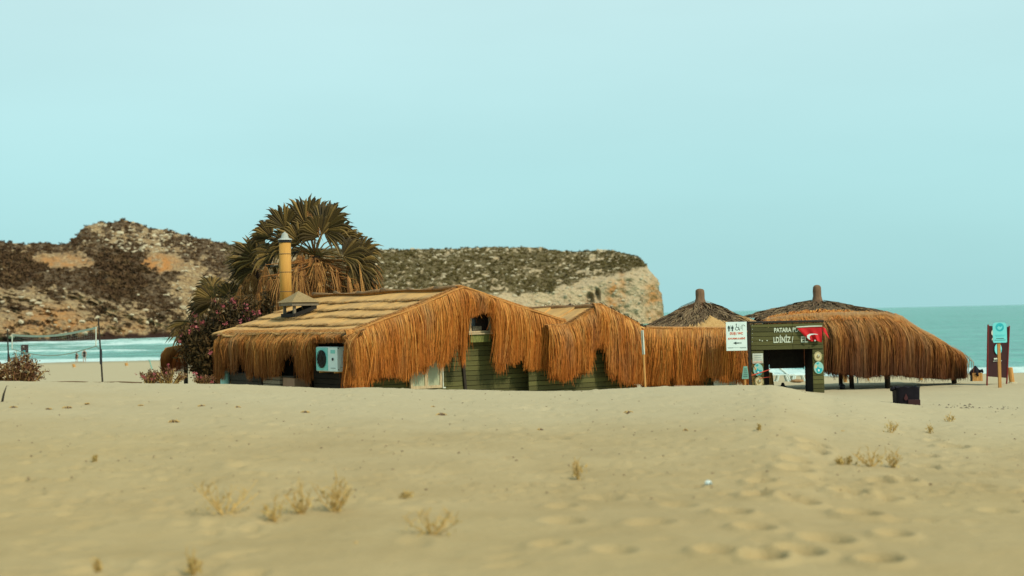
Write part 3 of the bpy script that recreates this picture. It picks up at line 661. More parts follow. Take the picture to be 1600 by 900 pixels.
# ------------------------------------------------------------------ main hut
G_ = nrm(V(math.cos(R(35)), math.sin(R(35)), 0)); L_ = nrm(V(-math.sin(R(35)), math.cos(R(35)), 0)); NG = -L_; NS = -G_
A = at(552, 522, 34.0); HW = 3.095; HL = 8.03
eaveZ = A[2]; apex = A + G_ * HW; apex[2] = at(722, 453, apex[1])[2]; ridgeZ = apex[2]
Bp = A + G_ * HW * 2; Bp[2] = eaveZ + .14
def hut():
    base = V(*(A + G_ * HW + L_ * HL / 2)); base[2] = gz(base[0], base[1])
    H = thing('thatched_hut', 'large thatched beach hut with pale reed mat roof and olive board walls', 'hut', base)
    zg = EYE - 2.75
    # wall core (dark inside) set in from the eaves
    def P(a, b, z): p = A + G_ * a + L_ * b; return V(p[0], p[1], z)
    ins, gi = .45, .32
    a0, a1, b0, b1 = ins, 2 * HW - ins, gi, HL - .3
    mb = MB(); zt = eaveZ - .02
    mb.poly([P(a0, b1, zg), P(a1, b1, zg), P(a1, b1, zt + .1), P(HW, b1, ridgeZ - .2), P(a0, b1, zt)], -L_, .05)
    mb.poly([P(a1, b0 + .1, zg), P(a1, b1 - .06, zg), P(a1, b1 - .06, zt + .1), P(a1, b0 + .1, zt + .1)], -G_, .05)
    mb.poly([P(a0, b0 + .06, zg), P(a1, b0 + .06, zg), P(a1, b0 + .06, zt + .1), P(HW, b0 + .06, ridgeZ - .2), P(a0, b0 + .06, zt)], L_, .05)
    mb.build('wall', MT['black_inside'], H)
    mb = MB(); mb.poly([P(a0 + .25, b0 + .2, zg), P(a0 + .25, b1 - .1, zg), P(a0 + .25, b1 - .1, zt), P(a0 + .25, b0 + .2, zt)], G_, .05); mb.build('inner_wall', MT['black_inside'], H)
    # gable boards
    NGp = P(0, gi, 0)
    def gh(px, py=560): p = hit(px, py, NGp, NG); return float(np.dot(p - A, G_))
    posth = gh(725)
    def trim(z):
        if z < eaveZ - .1: return (a0, a1)
        fr = (z - eaveZ + .22) / (ridgeZ - eaveZ); fr = min(max(fr, 0), 1); return (lerp(a0, HW, fr), lerp(a1, HW, fr))
    boards(H, P(0, gi + .02, 0), G_, 2 * HW, zg, ridgeZ - .25, NG, .125, cuts=(gh(640), gh(690), posth, gh(770), gh(745) if False else gh(850)), trim=trim, seed=1)
    # side wall: low dark boards and openings, posts
    boards(H, P(a0 + .02, 0, 0), L_, HL, zg, zt - .55, NS, .14, mat='dark_wood', cuts=(2.2, 4.4, 6.2), trim=lambda z: (gi + .05, 3.0) if z > EYE - 1.95 else (gi + .05, b1), seed=2)
    def post(name, c, w, d, z0, z1, mat, lean=0):
        m = MB(); m.box(c + UP * ((z0 + z1) / 2 - c[2]), (w, d, z1 - z0), G_, L_, nrm(UP + G_ * lean), bev=.008); return m.build(name, MT[mat], H)
    pp = P(posth, gi - .03, 0); post('post', pp, .075, .06, zg, EYE - .9, 'dark_wood', -.07)
    for b, mt_ in ((HL - .35, 'grey_wood'), (3.1, 'dark_wood'), (5.6, 'dark_wood')): post('post', P(a0 - .1, b, 0), .12, .12, zg, zt, mt_)
    # small square attic window
    def wpt(px, py, off=0.0): return hit(px, py, P(0, gi - .14 - off, 0), NG)
    fr = MB(); l, r_, t, b = 734, 765, 490, 517
    pl, pr_ = wpt(l, b), wpt(r_, b); ww = np.linalg.norm((pr_ - pl)[:2]); hh = wpt(l, t)[2] - pl[2]; cc = (pl + pr_) / 2 + UP * hh / 2
    for sx in (-1, 1): fr.box(cc + G_ * sx * (ww / 2), (.06, .08, hh), G_, L_)
    for sz in (-1, 1): fr.box(cc + UP * sz * (hh / 2 + .02), (ww + .1, .084, .05), G_, L_)
    fo = fr.build('window', MT['frame_wood'], H); tag(fo, 'small dark attic window in the gable under the thatch')
    m = MB(); m.box(cc + L_ * .01, (ww - .06, .01, hh), G_, L_); m.build('pane', MT['pane_dark'], fo)
    m = MB(); m.box(cc + G_ * -.10 - UP * hh * .33 + NG * .02, (ww * .45, .03, hh * .22), G_, L_); m.build('blind', MT['grey_wood'], fo)
    m = MB(); m.box(cc - UP * (hh / 2 + .07) + NG * .03, (ww + .16, .12, .035), G_, L_); m.build('sill', MT['cream'] if False else MT['frame_wood'], fo)
    m = MB(); q0, q1 = wpt(735, 535, .03), wpt(766, 521, .03); m.box((q0 + q1) / 2, (np.linalg.norm((q1 - q0)[:2]), .03, abs(q1[2] - q0[2])), G_, L_); tag(m.build('panel', MT['green_light'], H), 'lighter mossy green panel below the attic window')
    # double casement
    l, r_, t, b = 641, 690, 548, 607
    pl, pr_ = wpt(l, b, .02), wpt(r_, b, .02); ww = np.linalg.norm((pr_ - pl)[:2]); hh = wpt(l, t)[2] - pl[2]; cc = (pl + pr_) / 2 + UP * hh / 2
    fr = MB()
    for sx, wd in ((-1, .06), (0, .09), (1, .06)): fr.box(cc + G_ * sx * (ww / 2 - .03), (wd, .07, hh - .14), G_, L_)
    for sz in (-1, 1): fr.box(cc + UP * sz * (hh / 2 - .035), (ww, .076, .07), G_, L_)
    fo = fr.build('window', MT['frame_wood'], H); tag(fo, 'double window with milky panes half hidden by hanging reeds')
    for sx in (-1, 1):
        m = MB(); m.box(cc + G_ * sx * ww / 4 + NG * .005, (ww / 2 - .06, .012, hh - .12), G_, L_); m.build('pane', MT['pane_milky'], fo)
    m = MB(); m.box(cc + G_ * (ww / 2 + .02) + NG * .04, (.022, .03, hh), G_, L_); m.box(cc + G_ * (ww / 2 + .05) + NG * .04 - UP * hh / 2, (.08, .031, .03), G_, L_); m.build('trim', MT['white_aged'], fo)
    # roof: courses of reed mat
    def course(a_of, a0_, a1_, f0, f1, eA, eZ, sgn, seed, ncell):
        g = np.random.default_rng(seed); ca = np.linspace(a0_, a1_, ncell + 1)
        for k in range(ncell):
            na, nb = 26, 5; aa = np.linspace(ca[k] + .004, ca[k + 1] - .004, na); top = []; uvs = []
            dz = g.normal() * .010
            for j in range(nb):
                q = j / (nb - 1); row = []
                for x in aa:
                    wv = .10 * float(fbm2(x * 1.3 + seed, f0 * 9, 3, seed)) * (1 - q)
                    fr_ = f0 + (f1 + .05 - f0) * q + wv * .45
                    lft = .050 * (1 - q) + .012 + dz * .6 + .018 * float(vn2(x * 2.1, q + f0 * 8, seed)) * (1 - q)
                    d = eA + sgn * HW * fr_; zz = eZ + (ridgeZ - eZ) * fr_ - .10 * math.sin(math.pi * min(1, max(0, fr_))) * .5 + .02 * math.sin(x * 1.7 + fr_ * 3)
                    p = A + G_ * d + L_ * x; row.append((p[0], p[1], zz + lft)); uvs.append((x, fr_ * 3))
                top.append(row)
            top = np.array(top); bot = top.copy(); bot[..., 2] -= .022
            mb = MB(); mb.grid(top if sgn > 0 else top[:, ::-1]); n0 = na * nb
            mb.grid((bot[:, ::-1]) if sgn > 0 else bot)
            lip = np.stack([bot[0], top[0]], 0); mb.grid(lip if sgn > 0 else lip[:, ::-1])
            for c_ in (0, -1): mb.grid(np.stack([bot[:, c_], top[:, c_]], 0) if (c_ == -1) == (sgn > 0) else np.stack([top[:, c_], bot[:, c_]], 0))
            uv = uvs if sgn > 0 else [uvs[j * na + na - 1 - i] for j in range(nb) for i in range(na)]
            uv = uv + [(0, 0)] * (mb.n - n0); 
            u2 = np.zeros((mb.n, 2)); allv = np.concatenate(mb.v); rel = allv - A; u2[:, 0] = rel @ L_; u2[:, 1] = (rel @ G_) ; mb.uv = u2
            mb.build('reed_mat', MT['mat'], H, smooth=True)
    def fray(f0, eA, eZ, sgn, seed, n):
        g = np.random.default_rng(seed); x = g.uniform(-.1, HL + .08, n)
        wv = np.array([.045 * float(fbm2(q * 1.3 + seed, f0 * 9, 3, seed)) for q in x])
        def pt(fr, lf): return A + G_ * (eA + sgn * HW * fr)[:, None] + L_ * x[:, None] + UP * ((eZ - A[2]) + (ridgeZ - eZ) * fr - .05 * np.sin(np.pi * np.clip(fr, 0, 1)) + lf)[:, None]
        ln = .012 + .035 * g.random(n)**2; a_ = f0 + wv + .03
        P_ = np.stack([pt(a_, .075 + 0 * x), pt(a_ - .03, .078 + .01 * g.random(n)), pt(a_ - .03 - ln, .06 + .02 * g.random(n))], 1); P_[:, 2] += L_ * g.normal(size=(n, 1)) * .03
        strands(P_, .016 + .02 * g.random(n), g.random(n), np.tile(L_, (n, 1)), 'frayed_reeds', MT['straw_pale'], H)
    fs = [(-.04, .22), (.20, .42), (.40, .60), (.58, .80), (.78, 1.0)]
    for i, (f0, f1) in enumerate(fs):
        course(None, -.12, HL + .1, f0, f1, 0, eaveZ, 1, 40 + i, 3)
        fray(f0, 0, eaveZ, 1, 40 + i, 260)
    for i, (f0, f1) in enumerate([(-.05, .35), (.33, .68), (.66, 1.0)]):
        course(None, -.05, HL + .1, f0, f1, 2 * HW, Bp[2], -1, 60 + i, 2)
    # ridge rolls
    xs = np.linspace(-.1, HL + .1, 7)
    for k in range(6):
        pts = [A + G_ * HW + L_ * x for x in np.linspace(xs[k] + .02, xs[k + 1] - .02, 5)]
        for i, p in enumerate(pts): p[2] = ridgeZ + .06 + .03 * math.sin(k * 2.3 + i) + (.03 if i == 4 else 0)
        m = MB(); m.tube(pts, [.055, .045, .04, .045, .062], 8); m.build('ridge_roll', MT['ridge'], H, smooth=True)
    # rake trim: edge reed roll along both gable slopes
    for e_ in (A + V(0, 0, .06), Bp + V(0, 0, .04)):
        pts = [e_ + (apex + V(0, 0, .06) - e_) * q + NG * .12 + UP * .02 * math.sin(q * 9) for q in np.linspace(0, 1, 9)]
        m = MB(); m.tube(pts, .026, 7); m.build('rake_roll', MT['pipe_dark'], H, smooth=True)
    # fringes
    px = np.array([546, 560, 566, 570, 578, 590, 620, 640, 650, 666, 676, 690, 698, 705, 715, 722])
    py = np.array([610, 610, 606, 574, 602, 594, 592, 590, 584, 580, 566, 572, 560, 552, 540, 552])
    px2 = np.array([722, 724, 726, 728, 730, 745, 755, 768, 773, 777, 781, 786, 790, 796, 802, 812, 822, 827, 840, 858, 864, 872, 880, 885, 890])
    py2 = np.array([552, 575, 575, 520, 500, 492, 491, 493, 500, 560, 585, 580, 556, 560, 575, 566, 570, 584, 584, 583, 572, 592, 598, 596, 590])
    def rake(p0, p1, pxs, pys, seed, n, nm='gable_fringe'):
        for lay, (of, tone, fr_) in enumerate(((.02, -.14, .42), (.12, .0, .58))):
            pts = []; bz = []
            for x, y in zip(pxs, pys):
                hp = hit(x, y, A + NG * (of + .1), NG); h = float(np.dot(hp - A, G_)); p = A + G_ * h
                q = np.clip((h - np.dot(p0 - A, G_)) / np.dot(p1 - p0, G_), 0, 1); p[2] = p0[2] + (p1[2] - p0[2]) * q + .02; pts.append(p); bz.append(hp[2])
            pts = np.array(pts); m_ = len(pts)
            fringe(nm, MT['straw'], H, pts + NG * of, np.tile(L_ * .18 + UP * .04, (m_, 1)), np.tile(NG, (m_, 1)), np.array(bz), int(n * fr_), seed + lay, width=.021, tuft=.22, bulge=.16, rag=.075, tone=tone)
    rake(A, apex, px, py, 100, 5200); rake(apex, Bp, px2, py2, 110, 5000)
    px = np.array([338, 344, 350, 354, 360, 366, 371, 380, 386, 400, 420, 432, 440, 446, 452, 463, 468, 474, 480, 484, 487, 490, 520, 545, 548, 551])
    py = np.array([598, 600, 580, 566, 578, 584, 556, 560, 588, 590, 590, 588, 578, 556, 552, 560, 588, 592, 598, 586, 560, 537, 536, 537, 575, 604])[:len(px)]
    slope = nrm(G_ * HW + UP * (ridgeZ - eaveZ))
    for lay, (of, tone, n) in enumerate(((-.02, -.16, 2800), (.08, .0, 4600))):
        pts = []; bz = []
        for x, y in zip(px, py): q = hit(x, y, A + NS * (of + .16), NS); b = np.dot(q - A, L_); p = A + L_ * b; p[2] = eaveZ; pts.append(p); bz.append(q[2])
        pts = np.array(pts); m_ = len(pts)
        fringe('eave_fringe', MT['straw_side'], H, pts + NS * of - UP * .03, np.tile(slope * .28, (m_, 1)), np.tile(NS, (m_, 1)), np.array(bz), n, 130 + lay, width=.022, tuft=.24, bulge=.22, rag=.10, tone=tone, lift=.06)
    # bundle of reeds gathered round the near corner, weathered grey where it is tied
    th = np.linspace(0, 1, 9); cc_ = np.stack([nrm(NS * (1 - q) + NG * q) for q in th]); Ec = A + cc_ * .16 + UP * .0
    Ec = np.array([A + L_ * .12 * (1 - q) + G_ * .22 * q + UP * .09 * q + cc_[i] * .05 for i, q in enumerate(th)])
    fringe('corner_bundle', MT['straw'], H, Ec, np.tile(UP * .06 + (G_ + L_) * .12, (9, 1)), cc_, np.linspace(at(550, 612, A[1])[2], at(566, 614, A[1])[2], 9), 900, 150, width=.022, tuft=.3, bulge=.16, rag=.05)
    fringe('corner_tie', MT['brush_pale'], H, Ec + cc_ * .06, np.tile(UP * .05 + (G_ + L_) * .2, (9, 1)), cc_, np.full(9, A[2] - .22), 260, 151, width=.03, tuft=.3, bulge=.10, rag=.2)
    # chimney
    RN = nrm(np.cross(L_, slope)); RN = RN if RN[2] > 0 else -RN
    cb = hit(447, 478, A, RN); top = at(446, 378, cb[1])
    m = MB(); m.tube([V(cb[0], cb[1], cb[2] - .2), V(cb[0], cb[1], top[2])], .175, 18); ch = m.build('chimney', MT['pipe'], H, smooth=True); tag(ch, 'tall yellow reed clad chimney')
    for q in (.18, .5, .8):
        zb = lerp(cb[2] + .1, top[2], q); m = MB(); m.lathe(V(cb[0], cb[1], zb), [(.176, -.012), (.182, -.006), (.182, .006), (.176, .012)], 18); m.build('binding', MT['rope'], ch)
    m = MB(); m.lathe(V(cb[0], cb[1], top[2]), [(.19, -.02), (.195, .05), (.18, .055)], 18); m.build('collar', MT['black'], ch)
    m = MB(); m.lathe(V(cb[0], cb[1], top[2] + .055), [(.22, 0), (.20, .03), (.12, .06), (.085, .19), (.06, .205), (.03, .22), (.02, .25)], 16); m.build('cowl', MT['metal'], ch)
    # roof vent
    vb = hit(467, 491, A, RN); yv = vb[1]; zt_ = at(467, 477, yv)[2]; vc = V(vb[0], vb[1], zt_)
    vx, vl = .36, .38
    m = MB(); rim = [vc + G_ * a * (vx + .08) + L_ * b * (vl + .08) + UP * .08 for a, b in ((-1, -1), (1, -1), (1, 1), (-1, 1))]; tp = vc + UP * .40
    m.add(rim + [tp], [(0, 1, 4), (1, 2, 4), (2, 3, 4), (3, 0, 4), (3, 2, 1, 0)]); ve = m.build('roof_vent', MT['vent_mat'], H); tag(ve, 'small raised roof vent with its own peaked cap')
    for sx in (-1, 1):
        for sy in (-1, 1):
            p = vc + G_ * sx * vx * .8 + L_ * sy * vl * .8; f_ = (np.dot(p - A, G_)) / HW; zr = eaveZ + (ridgeZ - eaveZ) * f_
            m = MB(); m.box(V(p[0], p[1], (zr + zt_) / 2), (.07, .07, zt_ - zr + .05), G_, L_); m.build('post', MT['grey_wood'], ve)
    for sy in (-1, 1): m = MB(); m.box(vc + L_ * sy * vl + UP * .03, (2 * vx + .1, .07, .09), G_, L_); m.build('beam', MT['grey_wood'], ve)
    for sx in (-1, 1): m = MB(); m.box(vc + G_ * sx * vx + UP * .032, (.07, 2 * vl - .07, .085), G_, L_); m.build('beam', MT['grey_wood'], ve)
    m = MB()
    for sx in (-1, 1):
        p0 = vc + G_ * sx * vx * .9; f_ = np.dot(p0 - A, G_) / HW; zr = eaveZ + (ridgeZ - eaveZ) * f_
        m.box(V(p0[0], p0[1], zr + .08), (.09, 2 * vl, .1), G_, L_)
    for sy in (-1, 1):
        p0 = vc + L_ * sy * vl * .95; f_ = np.dot(p0 - A, G_) / HW; zr = eaveZ + (ridgeZ - eaveZ) * f_
        m.box(V(p0[0], p0[1], zr + .07), (2 * vx * .95, .07, .1), nrm(slope), L_, RN)
    m.build('curb', MT['black_inside'], ve)
    # air conditioner, hung on the side wall near the corner
    AF = A + NS * .20; z1 = hit(526, 542, AF, NS)[2]; z0 = hit(526, 581, AF, NS)[2]; f0 = float(np.dot(hit(527, 560, AF, NS) - A, L_)); f1 = float(np.dot(hit(494, 560, AF, NS) - A, L_))
    dpt = .36; cc = A + L_ * (f0 + f1) / 2 + G_ * (dpt / 2 - .20); cc[2] = (z0 + z1) / 2; w_ = abs(f1 - f0); h_ = z1 - z0
    ac = thing('air_conditioner', 'white air conditioner unit, front painted with teal shade, hanging under the thatched eave', 'air conditioner', V(cc[0], cc[1], z0))
    m = MB(); m.box(cc, (dpt, w_, h_), G_, L_, UP, bev=.015); m.build('housing', MT['white'], ac)
    fc = cc + NS * (dpt / 2)
    m = MB(); m.box(fc + L_ * w_ * .21 + NS * .006, (.012, w_ * .54, h_ * .93), G_, L_, UP, bev=.003); m.build('front_panel', MT['ac_teal'], ac)  # teal shade tint painted on the white front
    fcc = fc + L_ * w_ * .19 + NS * .02
    m = MB(); m.disc(fcc, L_, UP, NS, h_ * .36, .012, 28); fan = m.build('fan', MT['black'], ac)
    m = MB()
    for rr in (.12, .22, .30, .36):
        pts = [fcc + NS * .03 + (L_ * math.cos(g) + UP * math.sin(g)) * h_ * rr for g in np.linspace(0, 2 * math.pi, 25)]; m.tube(pts, .006, 4, cap=False)
    for g in np.linspace(0, math.pi, 7)[:-1]:
        d_ = (L_ * math.cos(g) + UP * math.sin(g)) * h_ * .36; m.tube([fcc + NS * .032 - d_, fcc + NS * .032 + d_], .005, 4)
    m.build('grille', MT['dark_wood'], fan)
    m = MB()
    for k in range(3):
        g = k * 2.1; d_ = L_ * math.cos(g) + UP * math.sin(g); e_ = L_ * -math.sin(g) + UP * math.cos(g)
        m.poly([fcc + NS * .014, fcc + d_ * h_ * .3 - e_ * .07 + NS * .014, fcc + d_ * h_ * .33 + e_ * .07 + NS * .014], NS, .008)
    m.build('blade', MT['black'], fan)
    s_ = fc - L_ * w_ * .30
    m = MB(); m.box(s_ + UP * h_ * .30 + NS * .004, (.008, w_ * .20, h_ * .14), G_, L_); m.build('nameplate', MT['ac_teal'], ac)
    m = MB(); m.disc(s_ + NS * .001, L_, UP, NS, .035, .02, 14); m.build('knob', MT['black'], ac)
    m = MB(); m.box(s_ - UP * h_ * .36 + NS * .003, (.006, w_ * .22, .018), G_, L_); m.build('mark', MT['print_grey'], ac)
    sd_ = cc + NG * (w_ / 2)
    for px_, pz_ in ((-.42, .44), (.42, .44), (-.42, -.42)):
        m = MB(); m.disc(sd_ + G_ * dpt * px_ + UP * h_ * pz_, G_, UP, NG, .012, .008, 8); m.build('screw', MT['black'], ac)
    m = MB(); m.disc(sd_ + G_ * dpt * .33 - UP * h_ * .28, G_, UP, NG, .03, .012, 12); m.build('valve', MT['black'], ac)
    m = MB(); m.box(sd_ - UP * h_ * .33 + NG * .002, (dpt * .5, .004, .02), G_, L_); m.build('mark', MT['print_grey'], ac)
    for s in (-.35, .35):
        m = MB(); m.box(cc + L_ * w_ * s - UP * (h_ / 2 + .02) + G_ * .15, (dpt + .3, .04, .035), G_, L_); m.build('bracket', MT['tan_wood'], ac)
    # objects standing along the shaded side
    def side(px_, py_, off): p = hit(px_, py_, A + NS * off, NS); return p
    def ground_box(name, label, cat, pxs, pys, mat, depth=.5, slats=0, off=.1):
        pa, pb = side(pxs[0], pys[1], off), side(pxs[1], pys[1], off); zt2 = side(pxs[0], pys[0], off)[2]
        cx = (pa + pb) / 2; gzv = gz(cx[0], cx[1]); ln = abs(np.dot(pb - pa, L_)); cx = V(cx[0], cx[1], gzv)
        o = thing(name, label, cat, cx); hgt = zt2 - gzv
        if slats:
            n_ = slats; m_ = MB(); m_.box(cx + G_ * depth / 2 + UP * hgt / 2, (depth - .05, ln - .06, hgt - .02), G_, L_); m_.build('body', MT['dark_wood'], o)
            for k in range(n_):
                mm = MB(); mm.box(cx + UP * hgt * (k + .5) / n_ + G_ * (.0 if k % 2 else .004), (.03, ln, hgt / n_ - .02), G_, L_, nrm(UP + L_ * .0)); mm.build('slat', MT[mat], o)
                mm = MB(); mm.box(cx + G_ * depth / 2 + NG * ln / 2 + UP * hgt * (k + .5) / n_, (depth, .03, hgt / n_ - .02), G_, L_); mm.build('slat', MT[mat], o)
        else:
            m_ = MB(); m_.box(cx + G_ * depth / 2 + UP * hgt / 2, (depth, ln, hgt), G_, L_, bev=.02); m_.build('body', MT[mat], o)
            m_ = MB(); m_.box(cx + G_ * depth / 2 + UP * (hgt + .015), (depth + .06, ln + .06, .04), G_, L_); m_.build('lid', MT['dark_wood'], o)
        return o
    ground_box('wooden_crate', 'grey weathered slatted crate beside the shaded hut wall', 'crate', (412, 438), (586, 603), 'grey_wood', .5, 7, .12)
    ground_box('wooden_box', 'faded reddish box right of the grey crate', 'box', (442, 460), (589, 603), 'pink_wood', .45, 0, .08)
    ground_box('slatted_bench', 'long dark slatted bench under the left eave', 'bench', (361, 409), (582, 603), 'dark_wood', .45, 4, .02)
    p = side(352, 600, .05); x, y = p[0], p[1]; g_ = gz(x, y); zt2 = side(352, 565, .05)[2]
    o = thing('water_heater', 'pale green upright cylinder at the left end of the hut', 'cylinder', (x, y, g_))
    m = MB(); m.lathe(V(x, y, g_), [(.13, 0), (.135, .04), (.135, zt2 - g_ - .08), (.10, zt2 - g_ - .02), (.03, zt2 - g_)], 20); m.build('body', MT['sign_green'] if False else MT['turq_pale'], o, smooth=True)
    m = MB(); m.tube([(x, y, zt2 - .02), (x, y, zt2 + .12), (x + .15, y + .1, zt2 + .15)], .02, 8); m.build('pipe', MT['metal'], o)
    for hgt in (.25, .8):
        m = MB(); m.lathe(V(x, y, g_ + hgt * (zt2 - g_)), [(.139, -.015), (.142, 0), (.139, .015)], 20); m.build('band', MT['metal'], o)
    return H
hut()

# ------------------------------------------------------------------ annex with the second gable
def annex():
    A2 = at(884, 514, 37.2); h1 = 1.10; h2 = 2.62; AL = 4.2
    ap = A2 + G_ * h1; ap[2] = at(938, 481, ap[1])[2]
    # match the ridge point horizontally
    for _ in range(4):
        d = ray(938, 481); k = np.cross(d[:2], G_[:2]); s = np.cross(A2[:2], d[:2]) / np.cross(d[:2], G_[:2]); break
    e2 = A2 + G_ * h2; e2[2] = at(1005, 516, e2[1])[2]
    base = A2 + G_ * 1.2 + L_ * 2; base[2] = gz(base[0], base[1])
    H = thing('thatched_annex', 'lower thatched annex with a small gable joined to the large hut', 'hut', base); zg = EYE - 2.7
    def P(a, b, z): p = A2 + G_ * a + L_ * b; return V(p[0], p[1], z)
    mb = MB(); mb.poly([P(.15, .3, zg), P(h2 - .1, .3, zg), P(h2 - .1, .3, e2[2] - .05), P(h1, .3, ap[2] - .12), P(.15, .3, A2[2] - .05)], L_, AL - .5); mb.build('wall', MT['black_inside'], H)
    def trim(z):
        lo, hi = .1, h2 - .05
        if z > A2[2] - .1: f_ = min(1, (z - A2[2] + .1) / (ap[2] - A2[2])); lo, hi = lerp(.1, h1, f_), lerp(h2 - .05, h1, f_)
        return (lo - 1.15 if z < A2[2] - .5 else lo, hi)
    boards(H, P(0, .26, 0), G_, h2, zg, ap[2] - .15, NG, .125, cuts=(1.5,), trim=trim, seed=5)
    # mats: strips running up the slope, lapped side by side
    def strip(f_lo, f_hi, b0, b1, pe, pa, sgn, seed, lift):
        na, nb = 7, 7; top = []
        for j in range(nb):
            q = j / (nb - 1); row = []
            for i in range(na):
                x = lerp(b0, b1, i / (na - 1)); fr = lerp(f_lo, f_hi, q)
                p = pe + (pa - pe) * fr + L_ * x; row.append((p[0], p[1], p[2] + lift + .03 + .035 * (1 - i / (na - 1)) + .02 * math.sin(q * 5 + seed)))
            top.append(row)
        top = np.array(top); bot = top - np.array([0, 0, .04]); mb = MB(); mb.grid(top); mb.grid(bot[:, ::-1]); mb.grid(np.stack([bot[0], top[0]])); mb.grid(np.stack([top[:, 0], bot[:, 0]])); mb.grid(np.stack([bot[:, -1], top[:, -1]]))
        allv = np.concatenate(mb.v); rel = allv - A; u2 = np.zeros((mb.n, 2)); u2[:, 0] = rel @ L_; u2[:, 1] = rel @ G_; mb.uv = u2
        mb.build('reed_mat', MT['mat'], H, smooth=False)
    bs = np.linspace(-.1, AL, 5)
    for k in range(4):
        strip(-.06, 1.0, bs[k], bs[k + 1] + .06, A2, ap, 1, k, .01 * (k % 2)); strip(-.04, 1.0, bs[k], bs[k + 1] + .06, e2, ap, -1, k + 9, .01 * (k % 2))
    m = MB(); m.tube([ap + L_ * x + UP * (.05 + .02 * math.sin(x * 4)) for x in np.linspace(-.1, AL, 8)], .05, 7); m.build('ridge_roll', MT['ridge'], H, smooth=True)
    # weathered brush lying on the right slope
    g = np.random.default_rng(4); n = 1500; fr = g.random(n); bb = g.random(n) * 2.6
    s = e2 + (ap - e2) * fr[:, None] + L_ * bb[:, None]; d = (e2 - ap) * (.22 * g.random(n) + .12)[:, None]
    P_ = np.stack([s + UP * .08, s + d * .4 + UP * (.12 + .1 * g.random((n, 1))), s + d + UP * .08 + L_ * g.normal(size=(n, 1)) * .1], 1)
    strands(P_, .025 + .02 * g.random(n), g.random(n) * .6, np.tile(L_, (n, 1)), 'brush_layer', MT['brush'], H)
    def rake(p0, p1, pxs, pys, seed, n):
        for lay, (of, tone, fr_) in enumerate(((.04, -.14, .42), (.14, .0, .58))):
            pts = []; bz = []
            for x, y in zip(pxs, pys):
                hp = hit(x, y, A2 + NG * (of + .1), NG); h = float(np.dot(hp - A2, G_)); p = A2 + G_ * h
                q = np.clip((h - np.dot(p0 - A2, G_)) / np.dot(p1 - p0, G_), 0, 1); p[2] = p0[2] + (p1[2] - p0[2]) * q + .03; pts.append(p); bz.append(hp[2])
            pts = np.array(pts); m_ = len(pts)
            fringe('gable_fringe', MT['straw'], H, pts + NG * of, np.tile(L_ * .2 + UP * .04, (m_, 1)), np.tile(NG, (m_, 1)), np.array(bz), int(n * fr_), seed + lay, width=.023, tuft=.22, bulge=.15, rag=.08, tone=tone)
    apx = 800 + F * ap[0] / ap[1]
    rake(A2, ap, [862, 872, 880, 886, 892, 900, 908, 918, 923, 927, apx], [586, 592, 594, 600, 597, 588, 586, 584, 572, 552, 543], 200, 2200)
    rake(ap, e2, [apx, 946, 951, 954, 960, 968, 975, 985, 995, 1006], [543, 543, 552, 582, 592, 596, 600, 603, 603, 604], 210, 2800)
annex()

